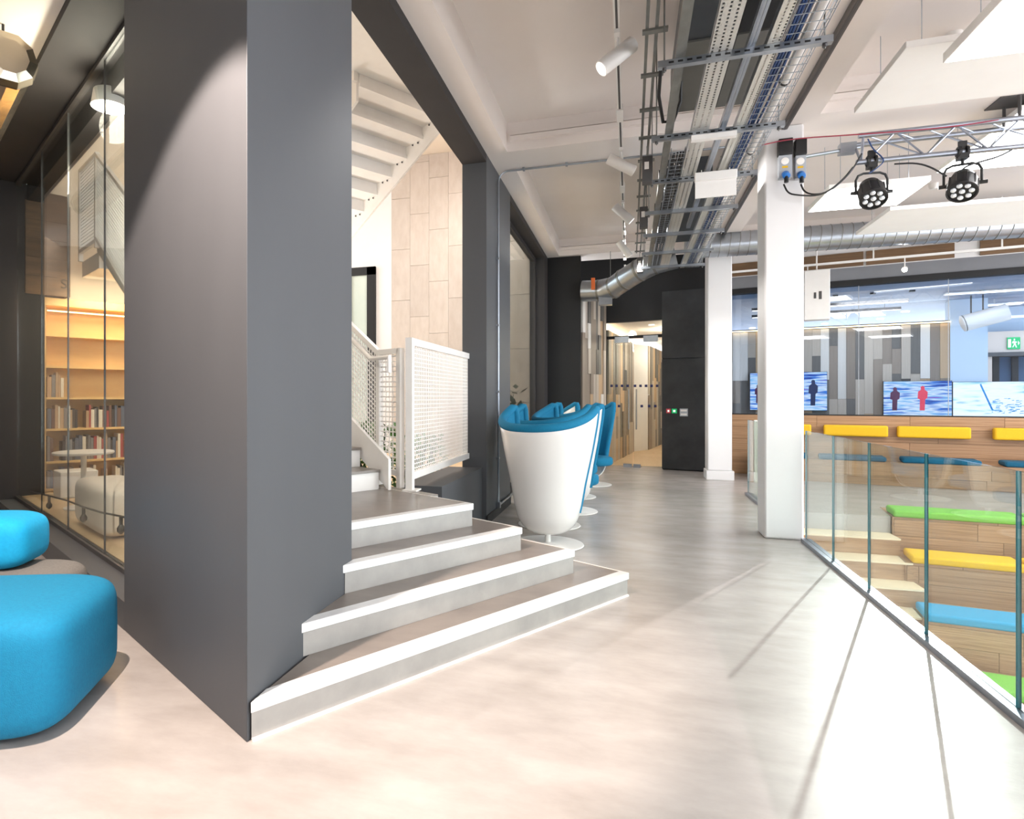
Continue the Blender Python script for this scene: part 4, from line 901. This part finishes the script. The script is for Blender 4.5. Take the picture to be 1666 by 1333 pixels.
# ---- truss with stage lamps
ts = thing('lighting_truss', 'aluminium lighting truss hung under the white cross beam', 'truss', (4, 7.2, 3.7))
xb0 = 2.08; xe = 6.2; ZB = 3.70; ZU = 3.955
ch = [((xb0, 7.08, ZB), (xe, 7.08, ZB)), ((xb0+.02, 7.08, ZU), (xe, 7.08, ZU)), ((xb0+.04, 7.33, ZU), (xe, 7.33, ZU))]
for p, q in ch: MB().tube([p, q], .025, 14).build('chord', alu_m, ts, smooth=True)
x = xb0+.08; up = False
while x < xe-.3:
    for (yb_, zb_), (yt_, zt_) in (((7.08, ZB), (7.08, ZU)), ((7.08, ZB), (7.33, ZU))):
        p, q = ((x, yb_, zb_), (x+.24, yt_, zt_)) if not up else ((x, yt_, zt_), (x+.24, yb_, zb_))
        MB().tube([p, q], .009, 8).build('brace', alu_m, ts, smooth=True)
    MB().tube([(x, 7.08, ZU), (x+.24, 7.33, ZU)], .008, 6).build('brace', alu_m, ts)
    x += .24; up = not up
MB().tube([(xb0+.04, 7.08, ZB), (xb0+.06, 7.08, ZU)], .012, 8).build('end_post', alu_m, ts); MB().tube([(xb0+.04, 7.08, ZB), (xb0+.06, 7.33, ZU)], .012, 8).build('end_post', alu_m, ts)
MB().tube([(1.655, 7.3, 3.88), (xb0+.1, 7.3, 3.92)], .018, 10).build('wall_stay', galv_m, ts); MB().box(2.0, 7.26, 3.87, 2.14, 7.36, 3.97).build('clamp', galv_m, ts)
for x in (3.35,): 
    MB().box(x-.14, 7.08, ZC-.012, x+.14, 7.36, ZC).build('ceiling_plate', dgry_m, ts)
    for y in (7.08, 7.33): MB().tube([(x, y, ZC-.01), (x, y, ZU+.02)], .014, 8).build('drop', dgry_m, ts)
def stage_lamp(x, rot, lab):
    o = thing('stage_lamp', lab, 'stage lamp', (x, 7.08, 3.2), 'black multi LED stage lamps')
    R = Matrix.Rotation(rot, 3, 'Z')
    def T(p): return Vector((x, 7.08, 0))+R @ Vector(p)
    zc = 3.40
    MB().tube([T((-.135, 0, zc)), T((-.135, 0, zc+.12)), T((-.115, 0, zc+.165)), T((-.07, 0, zc+.185)), T((.07, 0, zc+.185)), T((.115, 0, zc+.165)), T((.135, 0, zc+.12)), T((.135, 0, zc))], .011, 8).build('yoke', blk_m, o, smooth=True)
    for sx in (-1, 1): MB().tube([T((sx*.12, 0, zc)), T((sx*.175, 0, zc))], .018, 8).build('yoke_knob', blk_m, o)
    MB().tube([T((0, 0, zc+.185)), T((0, 0, ZB-.03))], .014, 8).build('bolt', blk_m, o)
    cp = MB(); cp.tube([(x-.03, 7.08+.042*math.cos(t), ZB+.042*math.sin(t)) for t in [i*math.pi/8-1.2 for i in range(15)]], .014, 6); cp.tube([(x+.03, 7.08+.042*math.cos(t), ZB+.042*math.sin(t)) for t in [i*math.pi/8-1.2 for i in range(15)]], .014, 6); cp.box(x-.035, 7.03, ZB-.07, x+.035, 7.13, ZB-.02); cp.box(x-.03, 7.065, ZB+.02, x+.03, 7.095, ZB+.10)
    cp.build('hook_clamp', blk_m, o)
    d = (R @ Vector((-.12, -.62, -.76))).normalized(); M = d.to_track_quat('Z', 'Y').to_matrix(); c = T((0, 0, zc))
    MB().lathe([(.05, -.14), (.085, -.12), (.10, -.05), (.11, -.045), (.115, .11), (.118, .115), (.105, .118), (.10, .10)], c, 28, M).build('housing', blk_m, o, smooth=True)
    for a in range(10):
        t = a*2*math.pi/10; v = M @ Vector((.112*math.cos(t), .112*math.sin(t), -.02)); MB().tube([Vector(c)+v-d*.03, Vector(c)+v+d*.1], .006, 5).build('cooling_fin', blk_m, o)
    for a in range(8):
        if a == 0: u = (0, 0)
        else: t = a*2*math.pi/7; u = (.068*math.cos(t), .068*math.sin(t))
        v = M @ Vector((u[0], u[1], .11)); MB().lathe([(.022, -.01), (.022, .003), (.016, .009), (.006, .012)], Vector(c)+v, 14, M).build('led_lens', lens_m, o, smooth=True)
stage_lamp(ony(1418, 270, 7.08)[0], .1, 'black stage lamp on the truss, nearer the socket column')
stage_lamp(ony(1566, 255, 7.08)[0], -.25, 'black stage lamp on the truss, farther from the socket column')
# cables on the truss
def cable(lab, pts, m, r=.008):
    # smooth the polyline
    P_ = [Vector(p) for p in pts]
    for _ in range(2):
        Q = [P_[0]]
        for a, b_ in zip(P_, P_[1:]): Q += [a*.75+b_*.25, a*.25+b_*.75]
        Q.append(P_[-1]); P_ = Q
    o = MB().tube(P_, r, 6).build('cable', m, smooth=True); return tag(o, lab, 'cable')
def cy(px, py, y): return ony(px, py, y)
cable('black power cable sagging from the left blue plug to the truss', [cy(1275, 300, 7.06), cy(1282, 315, 7.04), cy(1300, 318, 7.03), cy(1330, 319, 7.03), cy(1355, 308, 7.03), cy(1385, 280, 7.03), cy(1402, 250, 7.05)], blk_m)
cable('second black power cable leaving the right blue plug', [cy(1303, 300, 7.06), cy(1308, 312, 7.04), cy(1322, 317, 7.0), cy(1345, 314, 7.0), cy(1372, 292, 7.0), cy(1388, 272, 7.02)], blk_m)
cable('black cable drooping between the two stage lamps', [cy(1455, 267, 7.05), cy(1490, 265, 7.04), cy(1515, 272, 7.04), cy(1540, 287, 7.06)], blk_m)
cable('black cable rising from the farther stage lamp to the truss chord', [cy(1562, 280, 7.05), cy(1572, 270, 7.03), cy(1600, 262, 7.03), cy(1625, 255, 7.03), cy(1646, 244, 7.05)], blk_m)
cable('dark red cable strung above the truss from the column', [cy(1240, 236, 7.0), cy(1285, 226, 7.04), cy(1395, 219, 7.04), cy(1490, 212, 7.05), cy(1560, 205, 7.05), cy(1625, 195, 7.06)], redc_m, .006)
cable('blue cable wound down to the nearer stage lamp', [cy(1412, 226, 7.04), cy(1420, 243, 7.04), cy(1436, 256, 7.04), cy(1438, 264, 7.03), cy(1425, 275, 7.03), cy(1414, 282, 7.03)], bluec_m, .006)
# ---- sockets with blue plugs on the column
for k, (a0, a1) in enumerate(((1264, 1289), (1291, 1317))):
    y = 7.148; xl, xr = ony(a0, 260, y)[0], min(ony(a1-2, 260, y)[0], 1.66)
    z = lambda py: ony((a0+a1)/2, py, y)[2]
    o = thing('power_socket', 'black lidded grey power socket with blue plug on the white column, %s one' % ('left', 'right')[k], 'socket', ((xl+xr)/2, y-.03, z(300)), 'power sockets on the column')
    MB().box(xl, y-.09, z(256), xr, y, z(230)).build('lid', blk_m, o, bevel=.006); MB().box(xl+.004, y-.07, z(293), xr-.004, y, z(256)).build('body', gry_m, o, bevel=.004)
    xc = (xl+xr)/2; c = (xc-.005, y-.07, z(266)); M = Vector((0, -1, 0)).to_track_quat('Z', 'Y').to_matrix()
    MB().lathe([(.035, 0), (.035, .006), (.026, .01)], c, 20, M).build('dial', steelw_m, o, smooth=True); MB().box(xc-.03, y-.074, z(277), xc+.02, y-.07, z(274)).build('yellow_label', yel_f, o)
    MB().lathe([(.034, 0), (.034, .05), (.026, .055)], (xc, y-.07, z(287)), 18, Vector((0, -.8, -.6)).to_track_quat('Z', 'Y').to_matrix()).build('plug', bluep_m, o, smooth=True); MB().tube([(xc, y-.095, z(291)), (xc, y-.10, z(302))], .02, 10).build('plug_collar', blk_m, o)
# ---- wall track with lit spots and white wall box
tk = thing('light_track', 'white lighting track along the top of the meeting room glazing', 'track', wp(4, -.5)+(3.7,))
zt1 = wz(1313, 432, -.55)
MB().wbox(sG0+.1, 8, -.57, -.53, zt1-.02, zt1+.015).build('rail', steelw_m, tk)
for s_ in (1.5, 3.0, 4.6): MB().wbox(s_-.01, s_+.01, -.56, -.54, zt1, ZS).build('hanger', steelw_m, tk)
for k, (px, py) in enumerate(((1314, 457), (1472, 438))):
    s_, z_ = ws(px, -.55), wz(px, py, -.55); c = Vector(wp(s_, -.55)+(z_,))
    o = thing('track_spotlight', ('lit spotlight at the edge of the white column on the glazing track', 'brightly glaring spotlight on the glazing track')[k], 'spotlight', c, 'glazing track spotlights')
    d = (Vector((.4, 2.2, 0))-c).normalized(); M = d.to_track_quat('Z', 'Y').to_matrix()
    MB().lathe([(.03, -.10), (.036, -.095), (.04, .05)], c, 20, M).build('can', steelw_m, o, smooth=True); MB().lathe([(.034, .045), (.034, .055)], c, 20, M).build('lens', spot_e, o); MB().tube([c, (c.x, c.y, zt1-.015)], .009, 8).build('stem', steelw_m, o)
    t = Vector(((1.2, 3.2, 0), (1.75, 2.5, 0))[k]); lamp('spot_light', 'SPOT', c+d*.08, (400, 2800)[k], (1, .98, .96), .03, to=t, angle=34, blend=.9)
wbz = [wz(1330, y, -.5) for y in (522, 440)]
o = thing('wall_speaker', 'white box speaker hanging beside the white column', 'speaker', wp(ws(1332, -.5), -.5)+(wbz[0],))
s0, s1 = ws(1308, -.6), ws(1350, -.6)
MB().wbox(s0, s1, -.7, -.45, wbz[0], wbz[1]-.02).build('case', steelw_m, o, bevel=.012)
for (a0, a1), (y0, y1) in (((1324, 1328), (476, 486)), ((1332, 1337), (474, 487))): MB().wbox(ws(a0, -.7), ws(a1, -.7), -.703, -.699, wz(a0, y1, -.7), wz(a0, y0, -.7)).build('label', dgry_m, o)
MB().tube([wp((s0+s1)/2, -.56)+(wbz[1]-.02,), wp((s0+s1)/2, -.56)+(ZC,)], .012, 8).build('hanger', steelw_m, o)
MB().tube([Vector(wp(s0+.05, -.72)+(wz(1318, py, -.7),))+Vector((.1*math.sin((py-455)/50*3.1)*-1, 0, 0)) for py in range(458, 502, 4)], .004, 5).build('lead', steelw_m, o)
# ---- inside the meeting room
def tv(lab, a0, a1, y0, y1, o_, m_):  # screens mirrored in the glazing, built as glowing displays inside the room
    s0, s1 = ws(a0, o_), ws(a1, o_); zb, zt = wz((a0+min(a1, 1666))/2, y1, o_), wz((a0+min(a1, 1666))/2, y0, o_)
    o = thing('reflected_video_screen', lab, 'screen', wp((s0+s1)/2, o_)+(zb,)); MB().wbox(s0, s1, o_, o_+.06, zb, zt).build('bezel', black_m, o); MB().wbox(s0+.005, s1-.005, o_-.004, o_, zb+.006, zt-.006).build('display', m_, o, origin=None); return o, zb, zt
def figure(o, px, py0, py1, o_, m_, w=.06):   # flat printed silhouette on the display: head, torso, legs
    s_ = ws(px, o_); z0, z1 = wz(px, py1, o_), wz(px, py0, o_); h = z1-z0
    pts = [(-.35, 0), (.25, 0), (.3, .45), (.55, .5), (.6, .75), (.25, .84), (.22, .97), (-.05, 1), (-.25, .95), (-.2, .84), (-.55, .76), (-.6, .48), (-.32, .45)]
    MB().extr([wp(s_+p*w, o_-.006)+(z0+h*q,) for p, q in pts], (-WB[0]*.001, -WB[1]*.001, 0)).build('figure_picture', m_, o)
navy_p = mat('printed_navy', (24, 40, 84), .5, 0, emit=.1, ecol=(24, 40, 84)); red_p = mat('printed_red', (206, 60, 80), .5, 0, emit=.3, ecol=(206, 60, 80)); plum_p = mat('printed_plum', (84, 40, 72), .5, 0, emit=.12, ecol=(84, 40, 72))
sc, _, _ = tv('reflected blue video screen half hidden behind the white column', 1220, 1346, 606, 668, RO-.12, scr1)
figure(sc, 1323, 618, 660, RO-.126, navy_p, .14); figure(sc, 1233, 626, 656, RO-.126, plum_p, .1)
sc, _, _ = tv('wide reflected video screen showing figures in blue light', 1437, 1549, 620, 684, RO-.14, scr1)
figure(sc, 1456, 630, 668, RO-.146, plum_p, .13); figure(sc, 1501, 628, 668, RO-.146, red_p, .13)
sc, zb, zt = tv('bright pale reflected video screen with a blue splash at the far right', 1550, 1760, 621, 690, RO-.10, scr2)
rg = random.Random(3); m = MB()
for i in range(60):
    t = rg.random(); px = 1612+50*t+rg.uniform(-4, 4); py = 652+24*rg.random()-10*(1-t)*rg.random(); s_, z_ = ws(px, RO-.106), wz(px, py, RO-.106); w = rg.uniform(.02, .07); h = rg.uniform(.008, .02)
    m.extr([wp(s_, RO-.107)+(z_,), wp(s_+w, RO-.107)+(z_+h*.3,), wp(s_+w*.8, RO-.107)+(z_+h,), wp(s_, RO-.107)+(z_+h*.7,)], (-WB[0]*.001, -WB[1]*.001, 0))
for i in range(12):
    t = i/12; a = (1594+18*t, 626+40*t); b_ = (1594+20*(t+.08), 626+42*(t+.1)); s0, z0, s1, z1 = ws(a[0], RO-.106), wz(*a, RO-.106), ws(b_[0], RO-.106), wz(*b_, RO-.106); m.extr([wp(s0, RO-.107)+(z0,), wp(s1, RO-.107)+(z1,), wp(s1+.02, RO-.107)+(z1+.02,), wp(s0+.02, RO-.107)+(z0+.02,)], (-WB[0]*.001, -WB[1]*.001, 0))
m.build('splash_picture', mat('printed_cyan', (40, 130, 190), .5, 0, emit=.3, ecol=(40, 130, 190)), sc)
ex = thing('reflected_exit_sign', 'reflected green and white emergency exit sign above the dark door', 'exit sign', wp(ws(1648, RX-.4), RX-.38)+(wz(1648, 568, RX-.38),))
s0, s1 = ws(1639, RX-.38), ws(1660, RX-.38); z0, z1 = wz(1648, 568, RX-.38), wz(1648, 549, RX-.38)  # a sign reflected in the glass, built as a glowing plate
MB().wbox(s0, s1, RX-.38, RX-.355, z0, z1).build('plate', green_e, ex)
sw = (s1-s0); sh_ = z1-z0
def sg(pts, nm): MB().extr([wp(s0+sw*p, RX-.382)+(z0+sh_*q,) for p, q in pts], (-WB[0]*.002, -WB[1]*.002, 0)).build(nm, white_e, ex)
sg([(.05, .15), (.28, .15), (.28, .85), (.05, .85)], 'door_symbol'); sg([(.5, .72), (.58, .72), (.6, .82), (.54, .9), (.48, .82)], 'figure_head'); sg([(.38, .15), (.46, .15), (.56, .38), (.66, .12), (.74, .14), (.62, .5), (.74, .55), (.72, .62), (.55, .66), (.42, .68), (.36, .5), (.42, .48), (.46, .56), (.5, .42)], 'running_figure'); sg([(.82, .3), (.95, .5), (.82, .7)], 'arrow_symbol')
for k, (a0, a1, y) in enumerate(((1313, 1478, 496), (1313, 1466, 508))):
    oo = (1.0, 1.45)[k]; z_ = wz(1400, y, oo); s0, s1 = ws(a0-90, oo), ws(a1, oo)
    o = thing('linear_pendant', ('long slim linear pendant nearer the glazing', 'second slim linear pendant deeper in the meeting room')[k], 'pendant lamp', wp((s0+s1)/2, oo)+(z_,)); MB().wbox(s0, s1, oo-.03, oo+.03, z_+.01, z_+.06).build('body', dgry_m, o); MB().wbox(s0+.01, s1-.01, oo-.028, oo+.028, z_, z_+.01).build('diffuser', mat('pendant_white', (255, 246, 236), .5, 0, emit=1.2), o)
    for t in (.1, .9): q = wp(s0+(s1-s0)*t, oo); MB().tube([q+(z_+.06,), q+(3.3,)], .003, 4).build('wire', dgry_m, o)
for k, (px, py) in enumerate(((1342, 527), (1432, 519), (1473, 507), (1224, 534))):
    c = onz(px, py, 3.29); o = MB().lathe([(.07, -.012), (.075, 0), (.075, .01)], c, 20).build('downlight', mat('downlight_glow', (255, 246, 230), .5, 0, emit=4)); tag(o, 'round recessed downlight in the meeting room ceiling, %s from the left' % ('second', 'third', 'rightmost', 'first')[k], 'downlight', 'meeting room downlights')
for k, (px, py) in enumerate(((1359, 482), (1420, 478), (1484, 474))):
    s_ = ws(px, .5); z_ = wz(px, py, .5); o = thing('ceiling_bracket', 'small black bracket at the meeting room ceiling, %s' % ('leftmost', 'middle one', 'rightmost')[k], 'bracket', wp(s_, .5)+(z_,), 'black ceiling brackets'); MB().wbox(s_-.04, s_+.04, .46, .54, z_-.01, z_+.06).build('body', blk_m, o); MB().tube([wp(s_, .5)+(z_+.06,), wp(s_, .5)+(3.3,)], .01, 6).build('rod', blk_m, o)
for k, (px, py, w) in enumerate(((1590, 473, .9), (1645, 468, .9), (1618, 497, .8), (1640, 517, 1.1))):  # panels reflected in the glazing, built here as glowing ceiling fixtures
    oo = (1.2, 1.2, 2.5, 3.2)[k]; c = wp(ws(px, oo), oo); z_ = min(3.27, wz(px, py, oo)); o = thing('reflected_luminaire', 'reflected light panel built into the right part of the meeting room, %s' % ('upper left', 'upper right', 'middle', 'lowest')[k], 'light panel', c+(z_,)); s_ = ws(px, oo); MB().wbox(s_-w/2, s_+w/2, oo-.12, oo+.12, z_+.005, z_+.025).build('frame', steelw_m, o); MB().wbox(s_-w/2+.02, s_+w/2-.02, oo-.1, oo+.1, z_, z_+.005).build('diffuser', mat('panel_glow', (255, 255, 255), .5, 0, emit=1.0), o)
    MB().wbox(s_-.01, s_+.01, oo-.01, oo+.01, z_+.025, 3.3).build('mount', steelw_m, o)
oo = 1.75; cs = [Vector(wp(ws(px, oo), oo)+(wz(px, py, oo),)) for px, py in ((1566, 527), (1622, 512))]
o = thing('air_diffuser', 'perforated white cylindrical air diffuser hanging in the meeting room', 'diffuser', tuple(cs[0])); dd = (cs[1]-cs[0]); MB().tube([cs[0]-dd*.04, cs[0], cs[1], cs[1]+dd*.3], [.10, .15, .15, .15], 20).build('drum', steelw_m, o, smooth=True)
MB().tube([cs[0]+dd*.03, cs[0]+dd*.06], .153, 20).build('band', galvd_m, o)
for t in (.25, .6): q = cs[0]+dd*t; MB().tube([q+Vector((0, 0, .14)), (q.x, q.y, 3.3)], .012, 6).build('hanger', blk_m, o)
